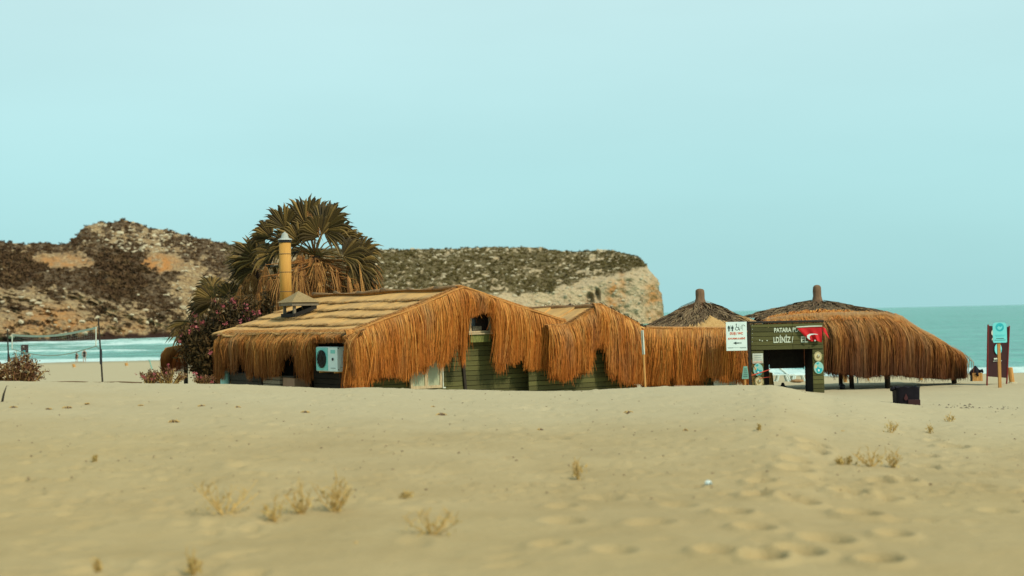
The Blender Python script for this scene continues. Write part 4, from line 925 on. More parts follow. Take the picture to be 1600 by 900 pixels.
# ------------------------------------------------------------------ low shed with level fringe
def shed():
    YS = 38.7; l, r_ = at(1003, 519, YS), at(1161, 520, YS - .3); base = (l + r_) / 2 + V(0, 1, 0); base[2] = gz(base[0], base[1])
    H = thing('thatched_shed', 'low flat thatched shed with a level reed fringe between annex and gateway', 'shed', base); X = nrm(r_ - l); X[2] = 0; N = V(X[1], -X[0], 0); zg = EYE - 2.65; wd = np.linalg.norm(r_ - l)
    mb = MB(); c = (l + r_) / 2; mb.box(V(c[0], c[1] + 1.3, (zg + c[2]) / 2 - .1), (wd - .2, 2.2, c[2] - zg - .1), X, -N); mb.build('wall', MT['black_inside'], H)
    boards(H, l - N * .17, X, wd, zg, c[2] - .4, N, .14, cuts=(.9, 1.9), trim=lambda z: (.1, wd - .75), seed=8)
    # thatch roof body
    P = []
    for j in range(6):
        q = j / 5; P.append([l + (r_ - l) * i / 10 - N * (q * 2.2) + UP * (.00 + .05 * math.sin(q * 1.5) + .03 * float(vn2(i * 1.3, j * 2.1))) for i in range(11)])
    m = MB(); m.grid(np.array(P)); m.build('roof_bed', MT['backing'], H)
    g = np.random.default_rng(6); n = 2600; t = g.random(n); q = .30 + .70 * g.random(n)
    s = l + (r_ - l) * t[:, None] - N * (q * 2.0)[:, None]; s[:, 2] += .02 + .05 * np.sin(q * 1.5)
    d = N * (.35 + .3 * g.random((n, 1))) + X * g.normal(size=(n, 1)) * .1 - UP * .06
    strands(np.stack([s, s + d * .5 + UP * .05, s + d + UP * .02], 1), .02 + .015 * g.random(n), np.clip(g.random(n) * .8 + .2, 0, 1), np.tile(X, (n, 1)), 'roof_thatch', MT['straw'], H)
    px = [1003, 1012, 1030, 1040, 1046, 1052, 1060, 1075, 1088, 1096, 1104, 1112, 1122, 1140, 1146, 1152, 1160]; py = [604, 605, 606, 606, 592, 598, 604, 600, 603, 588, 590, 595, 597, 596, 589, 603, 602]
    pts = np.array([l + (r_ - l) * ((at(x, 517, YS)[0] - l[0]) / (r_[0] - l[0])) for x in px]); bz = np.array([at(x, y, YS)[2] for x, y in zip(px, py)]); m_ = len(px)
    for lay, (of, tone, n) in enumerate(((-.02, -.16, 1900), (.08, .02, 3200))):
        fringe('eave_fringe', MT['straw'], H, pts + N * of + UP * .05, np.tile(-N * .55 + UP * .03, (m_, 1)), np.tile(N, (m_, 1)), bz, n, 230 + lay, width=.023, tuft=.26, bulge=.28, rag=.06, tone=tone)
    m = MB(); m.tube([at(1010, 516, YS) + UP * .1, at(1032, 517, YS) + UP * .09], .035, 7); m.build('roof_pole', MT['maroon_edge'] if False else MT['ridge'], H)
    # white panel at the foot
    pa = at(1115, 600, YS - .25); w_ = at(1151, 600, YS - .25)[0] - pa[0]; g_ = gz(pa[0] + w_ / 2, pa[1])
    o = thing('white_panel', 'chalky white panel standing at the foot of the low shed', 'screen', (pa[0] + w_ / 2, pa[1] - .02, g_))
    h_ = at(1115, 588, YS)[2] - g_; m = MB(); m.box((pa[0] + w_ / 2, pa[1] - .02, g_ + h_ / 2), (w_, .04, h_), bev=.008); m.build('board', MT['white_aged'], o)
    m = MB(); m.box((pa[0] + w_ * .78, pa[1] - .045, g_ + h_ * .30), (w_ * .3, .012, h_ * .34)); m.build('sticker', MT['turq_pale'], o)
    p = gnd(1078, 605.4, 20, 39.5); z = gz(p[0], p[1] + .2); o = thing('loose_plank', 'thin reddish plank lying along the shed foot', 'plank', (p[0], 38.2, gz(p[0], 38.2)))
    m = MB(); zz = at(1078, 604, 38.2)[2]; m.box((at(1078, 604, 38.2)[0], 38.2, zz), (.85, .1, .035), bev=.006); m.box((at(1062, 604, 38.2)[0], 38.22, zz + .03), (.3, .08, .02)); m.build('board', MT['pink_wood'], o)
shed()

# ------------------------------------------------------------------ cone roofs
def finial(parent, c, r, h, mat='ridge'):
    m = MB(); m.lathe(c, [(r * 2.2, -.12), (r * 1.5, .02), (r * 1.1, h * .35), (r * 1.12, h * .62), (r * 1.08, h * .86), (r * .8, h * .96), (r * .2, h)], 14, wob=.08)
    return m.build('finial', MT[mat], parent, smooth=True)
MT['finial'] = M('bound_reed_finial', (.22, .13, .07), (.12, .07, .04), 16, .9, (1, 1, .15), bmp=.8, dist=.03)
def cone_left():
    Y = 43.5; ap = at(1094, 471, Y); rim = at(1094, 517, Y); x0 = at(1003, 512, Y)[0]; r = ap[0] - x0 + .15
    g_ = gz(ap[0], Y); H = thing('thatched_parasol', 'cone roofed parasol with dark weathered brush thatch behind the low shed', 'parasol', (ap[0], Y, g_))
    m = MB(); c = V(ap[0], Y, 0)
    m.lathe(V(ap[0], Y, 0), [(r, rim[2] - .12), (r * .98, rim[2]), (r * .5, lerp(rim[2], ap[2], .52)), (.12, ap[2])], 32); m.build('roof_bed', MT['backing'], H)
    cone_thatch('brush_layer', MT['brush'], H, c, r, rim[2], .1, ap[2], 5200, 11, .5, .035)
    # fresher straw patches
    g = np.random.default_rng(12); n = 1900; qa = g.random(700)**1.4; th = np.concatenate([R(-84) + R(10) * g.normal(size=700) * (1 - qa), R(-4) + R(13) * g.normal(size=1200)]); q = np.concatenate([.02 + .36 * qa, .0 + .36 * g.random(1200)])
    def pt(qq, lf): rr = r + .15 - r * qq; return np.stack([c[0] + rr * np.cos(th), Y + rr * np.sin(th), rim[2] + (ap[2] - rim[2]) * qq + lf - .02], -1)
    P = np.stack([pt(q + .1, .06), pt(q, .09), pt(q - .10, .08), pt(q - .17, .03)], 1)
    strands(P, .02 + .02 * g.random(n), np.clip(.35 + .65 * g.random(n), 0, 1), np.stack([-np.sin(th), np.cos(th), 0 * th], -1), 'straw_patch', MT['straw_pale'], H)
    th = np.linspace(R(-180), R(20), 40); E = np.stack([c[0] + (r + .1) * np.cos(th), Y + (r + .1) * np.sin(th), np.full(40, rim[2])], -1); out = np.stack([np.cos(th), np.sin(th), 0 * th], -1)
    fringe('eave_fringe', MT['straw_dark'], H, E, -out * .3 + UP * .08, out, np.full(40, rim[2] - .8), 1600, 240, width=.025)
    finial(H, V(ap[0], Y, ap[2] - .06), .125, at(1094, 451, Y)[2] - ap[2] + .06, 'finial')
    m = MB(); m.tube([(ap[0], Y, g_ - .2), (ap[0], Y, ap[2])], .09, 10); m.build('pole', MT['dark_wood'], H)
cone_left()
def pavilion():
    Y = 48.5; ap = at(1277, 470, Y); r = (at(1374, 492, Y)[0] - ap[0]); rz = at(1277, 492, Y)[2]; g_ = gz(ap[0], Y)
    H = thing('thatched_pavilion', 'wide shaggy thatched pavilion with a dark cone top sloping down to the right', 'pavilion', (ap[0], Y, g_)); c = V(ap[0], Y, 0)
    m = MB(); m.lathe(c, [(r * 1.05, rz - .2), (r, rz - .05), (r * .5, lerp(rz, ap[2], .5) - .05), (.1, ap[2] - .02)], 32); m.build('roof_bed', MT['backing'], H)
    cone_thatch('brush_layer', MT['brush'], H, c, r, rz, .1, ap[2], 5200, 21, .5, .034)
    finial(H, V(ap[0], Y, ap[2] - .05), .13, at(1277, 445, Y)[2] - ap[2] + .05, 'finial')
    e = [(1196, 506, 43.6), (1240, 501, 43.8), (1290, 499, 44.2), (1340, 498, 44.9), (1380, 497, 45.8), (1408, 506, 46.8), (1432, 521, 47.6), (1458, 533, 48.6), (1474, 542, 49.3), (1481, 547, 50.0), (1483, 551, 50.8)]
    b = [572, 573, 588, 593, 590, 593, 593, 595, 593, 593, 593]
    E = np.array([at(*q) for q in e]); bz = np.array([at(q[0], y, q[2])[2] for q, y in zip(e, b)])
    tang = np.gradient(E[:, :2], axis=0); tang /= np.linalg.norm(tang, axis=1, keepdims=True); out = np.stack([tang[:, 1], -tang[:, 0], 0 * tang[:, 0]], -1)
    # roof bed: a skin from the eave up and back to the crown
    I = np.array([at(x, y, yy) for x, y, yy in ((1200, 498, 47.2), (1240, 490, 46.9), (1290, 486, 46.9), (1340, 487, 47.3), (1372, 489, 48.2), (1398, 492, 49.2), (1420, 510, 50), (1445, 526, 50.6), (1462, 538, 51.4), (1470, 545, 52), (1474, 550, 52.4))])
    B = I + V(0, 4, 0); B[:, 2] = I[:, 2] - .5; m = MB(); m.grid(np.stack([E - UP * .08, (E + I) / 2 - UP * .03, I - UP * .06, B])); m.grid(np.stack([B - UP * .08, I - UP * .2, E - UP * .22])); m.build('roof_bed', MT['backing'], H)
    # inner reed curtain, in the shade behind the outer one
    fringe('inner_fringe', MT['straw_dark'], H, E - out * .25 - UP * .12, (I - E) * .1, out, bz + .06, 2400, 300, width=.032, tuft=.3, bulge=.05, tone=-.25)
    # upper laps
    g = np.random.default_rng(31); n = 5200; t = g.random(n) * (len(E) - 1); i0 = np.clip(t.astype(int), 0, len(E) - 2); w_ = (t - i0)[:, None]
    e_ = E[i0] * (1 - w_) + E[i0 + 1] * w_; i_ = I[i0] * (1 - w_) + I[i0 + 1] * w_; o_ = out[i0]
    q = g.random((n, 1)); s = e_ + (i_ - e_) * q; dd = (e_ - i_); dd /= np.linalg.norm(dd, axis=1, keepdims=True); ln = .35 + .45 * g.random((n, 1)); sd_ = np.cross(dd, UP)
    lump = .07 * fbm2(t * 5, q[:, 0] * 4, 2, 3)[:, None] * UP
    P = np.stack([s + UP * .02 + lump, s + dd * ln * .45 + UP * (.05 + .06 * g.random((n, 1))) + lump, s + dd * ln + UP * .02 + lump + sd_ * g.normal(size=(n, 1)) * .12], 1)
    strands(P, .022 + .018 * g.random(n), np.clip(.30 + .7 * g.random(n), 0, 1), sd_, 'upper_thatch', MT['straw'], H)
    # long shaggy curtain
    up = (I - E); up /= np.linalg.norm(up, axis=1, keepdims=True)
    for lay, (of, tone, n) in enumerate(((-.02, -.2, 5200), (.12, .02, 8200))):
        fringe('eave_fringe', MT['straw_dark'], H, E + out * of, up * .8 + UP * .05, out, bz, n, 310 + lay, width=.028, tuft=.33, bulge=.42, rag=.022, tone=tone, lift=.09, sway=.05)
    for px, py, yy, nm, mt_, lab in ((1327, 611, 45.8, .1, 'dark_wood', 0), (1383, 611, 46.2, .12, 'dark_wood', 0), (1487, 599, 49.9, .12, 'dark_wood', 0), (1310, 600, 51, .1, 'dark_wood', 0)):
        x = (px - 800) / F * yy; m = MB(); z0 = gz(x, yy) - .2; m.tube([(x, yy, z0), (x - .03, yy, EYE - 1.0 if px < 1400 else EYE - 1.75)], nm * .75, 10); m.build('post', MT[mt_], H, smooth=True)
    # sign hanging at the edge of the curtain
pavilion()
def small_parasol():
    Y = 50; a = at(297, 546, Y); r = .85; g_ = gz(a[0], Y); H = thing('small_thatched_parasol', 'small drum shaped thatch parasol left of the oleander', 'parasol', (a[0], Y, g_))
    th = np.linspace(0, 2 * math.pi, 50); E = np.stack([a[0] + r * np.cos(th), Y + r * np.sin(th), np.full(50, a[2])], -1); out = np.stack([np.cos(th), np.sin(th), 0 * th], -1)
    bz = a[2] - .85 + .1 * np.sin(th * 3)
    fringe('fringe', MT['straw_dark'], H, E, -out * .7 + UP * .12, out, bz, 3600, 320, width=.03, bulge=.14, tone=-.02)
    m = MB(); m.lathe(V(a[0], Y, a[2]), [(r * .97, -.5), (r * .98, 0), (.1, .12)], 30); m.build('roof_bed', MT['backing'], H)
    for px in (288, 315): 
        x = (px - 800) / F * Y; m = MB(); m.tube([(x, Y, g_ - .3), (x, Y, a[2] + .02)], .075, 8); m.build('post', MT['dark_wood'], H)
small_parasol()

# ------------------------------------------------------------------ lettering
def text_obj(name, body, c, X, Z, N, height, mat, parent, bold=.02, width=None):
    cu = D.curves.new('txt', 'FONT'); cu.body = body; cu.size = 1; cu.align_x = 'CENTER'; cu.align_y = 'CENTER'; cu.extrude = .01; cu.offset = bold; cu.resolution_u = 3
    o = D.objects.new('txt', cu); COL.objects.link(o); dg = bpy.context.evaluated_depsgraph_get(); me = D.meshes.new_from_object(o.evaluated_get(dg)); D.objects.remove(o); D.curves.remove(cu)
    co = np.zeros(len(me.vertices) * 3); me.vertices.foreach_get('co', co); co = co.reshape(-1, 3)
    lo, hi = co.min(0), co.max(0); co -= (lo + hi) / 2; sy = height / (hi[1] - lo[1]); sx = width / (hi[0] - lo[0]) if width else sy
    p = np.array(c) + co[:, :1] * sx * np.array(X) + co[:, 1:2] * sy * np.array(Z) + (co[:, 2:] * .3 + .004) * np.array(N)
    me.vertices.foreach_set('co', (p - rootloc(parent)).ravel().astype(np.float32)); me.materials.clear(); me.materials.append(MT[mat]); me.update()
    me.name = name; return link(name, me, parent)
def emblem(name, parent, c, X, Z, N, rx, rz, kind):
    o = None
    m = MB(); m.disc(c, X, Z, N, rx, .015, 28, rz); o = m.build(name, MT['cream' if kind == 'cream' else 'turq_pale'], parent)
    N = np.array(N); c = np.array(c)
    if kind == 'cream':
        m = MB(); pts = [c + N * .017 + np.array(X) * rx * .86 * math.cos(g) + np.array(Z) * rz * .86 * math.sin(g) for g in np.linspace(0, 2 * math.pi, 29)]; m.tube(pts, .006, 4, cap=False)
        m.poly([c + N * .016 + np.array(X) * rx * a + np.array(Z) * rz * b for a, b in ((-.45, -.1), (-.1, .42), (.05, .1), (.35, .3), (.5, -.1), (.15, -.4), (-.25, -.38))], N, .003)
        m.build('ring', MT['cream_line'], o)
        m = MB(); m.disc(c + N * .018 + np.array(X) * rx * .15 + np.array(Z) * rz * .2, X, Z, N, rx * .2, .004, 14, rz * .22); m.build('dot', MT['white_aged'], o)
    else:
        m = MB(); m.poly([c + N * .016 + np.array(X) * rx * a + np.array(Z) * rz * b for a, b in ((-.35, -.85), (.35, -.9), (.8, -.5), (.75, -.1), (.2, -.05), (-.2, .25), (-.6, -.2))], N, .003); m.build('wave', MT['turq_deep'], o)
        m = MB(); m.poly([c + N * .0165 + np.array(X) * rx * a + np.array(Z) * rz * b for a, b in ((-.9, .1), (-.6, -.15), (-.3, .1), (-.45, .45), (-.75, .5))], N, .003); m.build('shore', MT['cream'], o)
        m = MB(); m.poly([c + N * .0165 + np.array(X) * rx * a + np.array(Z) * rz * b for a, b in ((-.5, .75), (.0, .9), (.1, .65), (-.2, .5))], N, .003); m.build('crest', MT['turq_deep'], o)
        m = MB(); m.disc(c + N * .02 + np.array(X) * rx * .0 - np.array(Z) * rz * .42, X, Z, N, rx * .2, .004, 14, rz * .2); m.build('dot', MT['white'], o)
    return o
XR = V(1, 0, 0); NF = V(0, -1, 0)
def gate():
    Y = 41.0; l, r_ = at(1174, 560, Y)[0], at(1287, 560, Y)[0]; zt = at(1230, 503, Y)[2]; x0, x1 = at(1193, 560, Y)[0], at(1269.5, 560, Y)[0]; zo = at(1230, 546, Y)[2]; cx = (l + r_) / 2
    g_ = gz(cx, Y); zg = g_ - .35; dp = 1.0; H = thing('entrance_gateway', 'olive board gateway with white lettering and round emblems on its jambs', 'gateway', (cx, Y, g_))
    boards(H, V(l, Y, 0), XR, r_ - l, zo, zt - .05, NF, .13, cuts=(1.2,), seed=11)
    boards(H, V(l, Y, 0), XR, x0 - l, zg, zo - .004, NF, .125, trim=lambda z: (0, x0 - l), seed=12)
    boards(H, V(l, Y, 0), XR, r_ - l, zg, zo - .004, NF, .125, trim=lambda z: (x1 - l, r_ - l), seed=13)
    m = MB(); m.box((cx, Y + dp / 2, zt), (r_ - l + .06, dp + .06, .06), bev=.008); m.build('cap', MT['dark_wood'], H)
    for xa in (l + .02, r_ - .02):
        m = MB(); m.box((xa, Y + dp / 2 + .02, (zg + zt) / 2 - .02), (.04, dp - .04, zt - zg - .05)); m.build('side_panel', MT['black_inside'], H)  # near-black colour stands for the shadow on the side return
    for xa, wd in ((x0 + .0, .05), (x1, .05)):
        m = MB(); m.box((xa - .03 if xa == x0 else xa + .03, Y + dp / 2 + .03, (zg + zo) / 2), (wd, dp - .06, zo - zg - .01)); m.build('jamb', MT['black_inside'], H)
    # back frame, narrower opening; near-black for the shade behind the header
    yb = Y + dp; b0, b1 = at(1203, 590, yb)[0], at(1257, 590, yb)[0]; zb = at(1230, 578, yb)[2]
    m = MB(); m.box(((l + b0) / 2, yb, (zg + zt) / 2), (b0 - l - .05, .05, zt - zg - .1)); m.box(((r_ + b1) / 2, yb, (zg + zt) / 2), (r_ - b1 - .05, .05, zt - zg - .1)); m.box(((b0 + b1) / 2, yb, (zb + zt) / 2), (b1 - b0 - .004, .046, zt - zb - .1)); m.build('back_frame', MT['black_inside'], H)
    def q(px, py, off=.02): p = at(px, py, Y - off); return p
    def wpx(n): return n / F * Y
    yF = .022
    text_obj('lettering', 'PATARA PLA', (q(1210, 514)[0] + wpx(20), Y - yF, q(1229, 515.5)[2]), XR, UP, NF, wpx(7.0), 'letters', H, .03, wpx(41))
    text_obj('lettering', 'LDİNİZ /', (q(1224, 530)[0], Y - yF, q(1224, 529.3)[2]), XR, UP, NF, wpx(12.6), 'letters', H, .03, wpx(31))
    text_obj('lettering', 'EL', (q(1257, 530)[0], Y - yF, q(1257, 530.2)[2]), XR, UP, NF, wpx(9.6), 'letters', H, .03, wpx(11))
    for px, py in ((1191, 532.5), (1198.5, 532), (1187, 531.5)):
        m = MB(); m.disc(q(px, py), XR, UP, NF, .018, .006, 8); m.build('letter_remnant', MT['letters'], H)
    for k in range(5):
        m = MB(); m.disc(q(1175.5, 508 + k * 6.5), XR, UP, NF, .012, .006, 7); m.build('nail', MT['metal'], H)
    # notices and emblems
    a, b = q(1176, 568), q(1192, 552); nb = panel_thin('notice', H, ((a[0] + b[0]) / 2, Y - .02, (a[2] + b[2]) / 2), XR, UP, NF, b[0] - a[0], b[2] - a[2], 'white_aged', .012)
    for k, (mt_, wd) in enumerate((('print_grey', .7), ('print_grey', .6), ('print_grey', .75), ('print_orange', .85))):
        m = MB(); m.box(((a[0] + b[0]) / 2, Y - .035, b[2] - (b[2] - a[2]) * (.2 + .22 * k)), ((b[0] - a[0]) * wd, .003, .014)); m.build('text_line', MT[mt_], nb)
    emblem('emblem', H, q(1184.5, 577.5), XR, UP, NF, wpx(7.6), wpx(9.6), 'blue'); emblem('emblem', H, q(1186, 596.5), XR, UP, NF, wpx(6.6), wpx(8.3), 'cream')
    emblem('emblem', H, q(1278, 557), XR, UP, NF, wpx(6.2), wpx(7.6), 'cream'); emblem('emblem', H, q(1279, 574.5), XR, UP, NF, wpx(7.4), wpx(9.6), 'blue')
    # flag draped over the header
    fl = thing('red_flag', 'red flag with white crescent draped over the gateway corner', 'flag', q(1268, 512, .1))
    def patch(u, v):
        TL, TR, BR, BL = (1244.5, 512), (1285, 510.5), (1284, 534), (1264, 532)
        px = (TL[0] * (1 - u) + TR[0] * u) * (1 - v) + (BL[0] * (1 - u) + BR[0] * u) * v; py = (TL[1] * (1 - u) + TR[1] * u) * (1 - v) + (BL[1] * (1 - u) + BR[1] * u) * v + 1.0 * math.sin(u * 8) * v
        d = .09 + .045 * math.sin(u * 7 + v * 3) * v + .03 * math.sin(u * 15 - v * 2) * v
        return at(px, py, Y - d)
    nu, nv = 26, 16; Pg = np.array([[patch(i / (nu - 1), j / (nv - 1)) for i in range(nu)] for j in range(nv)]); m = MB(); m.grid(Pg[::-1]); m.grid((Pg + V(0, .006, 0))); cl = m.build('cloth', MT['red'], fl, smooth=True)
    def flap(u, v):
        TL, TR, BR, BL = (1284.5, 510.5), (1290, 513.5), (1296.5, 530), (1286, 517)
        px = (TL[0] * (1 - u) + TR[0] * u) * (1 - v) + (BL[0] * (1 - u) + BR[0] * u) * v; py = (TL[1] * (1 - u) + TR[1] * u) * (1 - v) + (BL[1] * (1 - u) + BR[1] * u) * v
        return at(px, py, Y - .1 - .05 * math.sin(u * 4 + v))
    Pg = np.array([[flap(i / 9, j / 9) for i in range(10)] for j in range(10)]); m = MB(); m.grid(Pg[::-1]); m.grid(Pg + V(0, .006, 0)); m.build('flap', MT['red'], fl, smooth=True)
    outer = [(1278, 522.3), (1272, 521.3), (1265, 521.6), (1261, 524), (1261, 527.5), (1264.5, 530.6)]; inner = [(1278, 522.8), (1272, 522.6), (1267, 523.6), (1265, 525.8), (1265, 528), (1266.2, 530.2)]
    rows = [[at(x, y, Y - .165) for x, y in outer], [at(x, y, Y - .165) for x, y in inner]]; m = MB(); m.grid(np.array(rows)); m.grid(np.array(rows)[::-1] + V(0, .01, 0)); m.build('crescent', MT['white'], cl)
    m = MB(); sc = at(1273.5, 532, Y - .17); m.poly([sc + (XR * math.cos(g) + UP * math.sin(g)) * (.032 if k % 2 == 0 else .013) for k, g in enumerate(np.linspace(.3, .3 + 2 * math.pi, 11)[:-1])], NF, .005); m.build('star', MT['white'], cl)
    m = MB(); m.tube([at(1244, 511.3, Y - .09), at(1265, 510, Y - .095), at(1284.5, 509.6, Y - .1)], .02, 6); m.build('hoist_band', MT['white_aged'], fl)
    # tape
    tp = thing('red_tape', 'thin red barrier tape strung across the gateway', 'tape', at(1170, 588, Y - .3)); m = MB(); m.tube([at(1170, 587.5, Y - .25), at(1178, 585.5, Y - .2), at(1190, 581.5, Y - .12), at(1203, 577.5, Y + .3)], [.022, .018, .014, .012], 5); m.build('strip', MT['redtape'], tp)
    m = MB(); m.tube([at(1186, 591.5, Y - .1), at(1198, 589.5, Y), at(1204, 589, Y + .3)], .007, 5); m.build('cord', MT['redtape'], tp)
gate()

# ------------------------------------------------------------------ signs
def wc_sign():
    Y = 37.6; l, r_ = at(1134.5, 525, Y)[0], at(1167, 525, Y)[0]; zt, zb = at(1150, 503, Y)[2], at(1150, 548, Y)[2]; cx, cz = (l + r_) / 2, (zt + zb) / 2; g_ = gz(cx, Y)
    H = thing('toilet_sign', 'white rectangular toilet and shower sign with a left pointing arrow', 'sign', (cx, Y, g_)); w_, h_ = r_ - l, zt - zb
    tilt = R(1.0); X = V(math.cos(tilt), 0, -math.sin(tilt)); Z = V(math.sin(tilt), 0, math.cos(tilt)); X, Z = XR, UP
    m = MB(); m.box((cx, Y, cz), (w_, .025, h_), bev=.004); m.build('board', MT['white'], H)
    m = MB(); m.box((cx + w_ * .62, Y + .05, (g_ - .2 + zt) / 2 - .02), (.07, .05, zt - g_ + .1)); m.build('post', MT['dark_wood'], H)
    N = NF; o = V(cx, Y - .013, cz); P = lambda u, v: o + X * u * w_ + Z * v * h_
    # man, woman
    def man(u, v, dress):
        m = MB(); m.disc(P(u, v + .062), X, Z, N, .013, .004, 12)
        if dress: m.poly([P(u - .022, v + .038), P(u - .052, v - .035), P(u + .052, v - .035), P(u + .022, v + .038)], N, .004)
        else: m.box(P(u, v + .005) + N * .002, (.034, .004, .07))
        for s in (-1, 1): m.box(P(u, v - .075) + X * s * .010 + N * .002, (.013, .004, .07))
        for s in (-1, 1): m.box(P(u, v + .005) + X * s * .026 + N * .002, (.008, .004, .06))
        m.build('pictogram', MT['print_dark'], H)
    man(-.36, .30, False); man(-.19, .30, True)
    for u in (-.275, .13, .30): m = MB(); m.box(P(u, .30) + N * .001, (.006, .003, h_ * .2)); m.build('rule', MT['print_grey'], H)
    m = MB(); c = P(.03, .27); m.tube([c + (X * math.cos(g) + Z * math.sin(g)) * .045 for g in np.linspace(2.4, 6.6, 13)], .007, 4); m.tube([c + X * -.015 + Z * .09, c + X * -.01 + Z * .03, c + X * .045 + Z * .03, c + X * .07 - Z * .05], .009, 4); m.disc(c - X * .015 + Z * .115, X, Z, N, .016, .004, 10); m.build('pictogram', MT['print_dark'], H)
    m = MB(); c = P(.33, .33); m.tube([c + (X * math.cos(g) + Z * math.sin(g)) * .05 for g in np.linspace(.2, 2.6, 9)], .008, 4); m.box(c + X * -.05 - Z * .0, (.05, .008, .012))
    for k in range(3): m.box(c + X * (-.065 + .015 * k) - Z * .04, (.005, .006, .04))
    m.build('pictogram', MT['print_grey'], H)
    text_obj('lettering', 'DUŞ / WC', P(0, .095), X, Z, N, .085, 'print_orange', H, .03, w_ * .62)
    text_obj('lettering', 'SOYUNMA KABİNİ', P(0, -.065), X, Z, N, .062, 'print_orange', H, .02, w_ * .82)
    m = MB(); m.poly([P(a, b) for a, b in ((-.17, -.23), (-.02, -.185), (-.02, -.215), (.10, -.215), (.10, -.25), (-.02, -.25), (-.02, -.285))], N, .004); m.build('arrow', MT['print_dark'], H)
    m = MB(); m.box(P(.17, -.232), (.07, .005, .04)); m.build('arrow_tail', MT['print_grey'], H)
    m = MB(); m.box(P(0, -.385), (w_ * .92, .004, .008)); m.box(P(-.3, -.40), (w_ * .25, .004, .016)); m.box(P(.3, -.405), (w_ * .3, .004, .016)); m.build('footer', MT['print_grey'], H)
wc_sign()
def small_sign():
    Y = 37.9; a = at(1184, 570, Y); g_ = gz(at(1188, 600, Y)[0], Y); x = at(1187, 595, Y)[0]
    x = at(1164, 595, Y)[0]; g_ = gz(x, Y); H = thing('small_sign', 'small tapered sea green sign on a short tan stake beside the gateway', 'sign', (x, Y, g_))
    q = [at(p, y, Y) for p, y in ((1159, 592), (1170.5, 592), (1167.5, 572), (1161.5, 572.5))]; m = MB(); m.poly([p + V(0, .012, 0) for p in q], NF, .024); b = m.build('board', MT['sign_green'], H)
    for k in range(5): 
        c = at(1164.7, 576.5 + k * 3, Y - .015); m = MB(); m.box(c, (.07 + .012 * k, .004, .012)); m.build('text_line', MT['print_dark'], b)
    m = MB(); m.tube([V(x + .01, Y + .03, g_ - .2), at(1163.5, 580, Y) + V(0, .03, 0)], .032, 8); m.build('stake', MT['tan_wood'], H)
small_sign()
def right_signs():
    Y = 47.6; tl, tr, bl, br = at(1544, 509, Y), at(1577, 511, Y + .5), at(1542.5, 588, Y), at(1573.5, 590.5, Y + .5); g_ = gz(tl[0], Y); X = nrm((tr - tl) * V(1, 1, 0)); N = V(X[1], -X[0], 0); c = (tl + tr + bl + br) / 4
    H = thing('information_board', 'tall maroon information board on two legs by the waterline', 'sign', (c[0], c[1], g_))
    m = MB(); m.poly([bl, br, tr, tl], -N, .04); m.build('board', MT['maroon'], H)
    for p0, p1, zz in ((tl, bl, 1), (tr, br, 1)):
        m = MB(); d = nrm(p1 - p0); gg = gz(p1[0], p1[1]) - .1; m.tube([p0 + UP * .04, p1, V(p1[0] + d[0] * .3 - .01, p1[1], gg)], .028, 8); m.build('leg', MT['maroon_edge'], H)
    def q(px, py): return hit(px, py, tl + N * .004, N)
    m = MB(); m.disc(q(1552, 520), X, UP, N, .10, .008, 20); m.build('badge', MT['white_aged'], H)
    m = MB(); m.disc(q(1551, 529.5), X, UP, N, .035, .006, 10); m.box(q(1551, 531), (.1, .012, .025), X, N); m.build('mark', MT['white_aged'], H)
    m = MB(); m.disc(q(1559.5, 545.5), X, UP, N, .17, .008, 26, .19); bd = m.build('badge', MT['turq'], H)
    m = MB(); c2 = q(1561, 547) + N * .01; m.poly([c2 + X * a * .14 + UP * b * .15 for a, b in ((-.6, -.6), (.3, -.8), (.8, 0), (.3, .3), (-.1, -.1))], N, .004); m.build('wave', MT['turq_deep'], bd)
    m = MB(); m.box(q(1556.5, 560.5), (.22, .01, .05), X, N); m.box(q(1558.5, 564), (.42, .01, .014), X, N); m.build('text_line', MT['white_aged'], H)
    Y = 45.0; cx = at(1562, 550, Y)[0]; g_ = gz(cx, Y); x = at(1563, 600, Y)[0]
    H = thing('turquoise_sign', 'turquoise rounded sign on a tan post in front of the maroon board', 'sign', (x, Y, g_))
    l, r_, zt, zb = at(1551.2, 520, Y)[0], at(1573, 520, Y)[0], at(1562, 504, Y)[2], at(1562, 535.5, Y)[2]; w_, h_ = r_ - l, zt - zb; cz = (zt + zb) / 2; cx = (l + r_) / 2
    pts = []
    for sx, sz, g0, rd in ((1, 1, 0, .1), (-1, 1, 90, .1), (-1, -1, 180, .04), (1, -1, 270, .04)):
        for g in (0, 22, 45, 68, 90): pts.append(V(cx + sx * (w_ / 2 - rd) + rd * math.cos(R(g0 + g)), Y, cz + sz * (h_ / 2 - rd) + rd * math.sin(R(g0 + g))))
    m = MB(); m.poly([p + V(0, .01, 0) for p in pts], NF, .022); b = m.build('board', MT['turq'], H); o = V(cx, Y - .012, cz)
    m = MB(); m.disc(o + UP * h_ * .27, XR, UP, NF, w_ * .30, .004, 24); d = m.build('emblem', MT['turq_deep'], b)
    m = MB(); m.poly([o + UP * h_ * .27 + NF * .005 + XR * a * w_ * .26 + UP * c_ * w_ * .26 for a, c_ in ((-.8, -.1), (-.3, .35), (.2, .0), (.7, .4), (.6, -.3), (.0, -.75), (-.5, -.6))], NF, .003); m.build('wave', MT['turq'], d)
    for k, (wd, th, v) in enumerate(((.78, .010, -.12), (.6, .010, -.17), (.55, .018, -.29), (.8, .012, -.37))):
        m = MB(); m.box(o + UP * h_ * v, (w_ * wd, .004, th)); m.build('text_line', MT['print_dark'] if k > 1 else MT['turq_deep'], b)
    m = MB(); m.box((x, Y + .045, (g_ - .3 + zb + .25) / 2), (.095, .06, zb + .25 - g_ + .3), bev=.008); m.build('post', MT['tan_wood'], H)
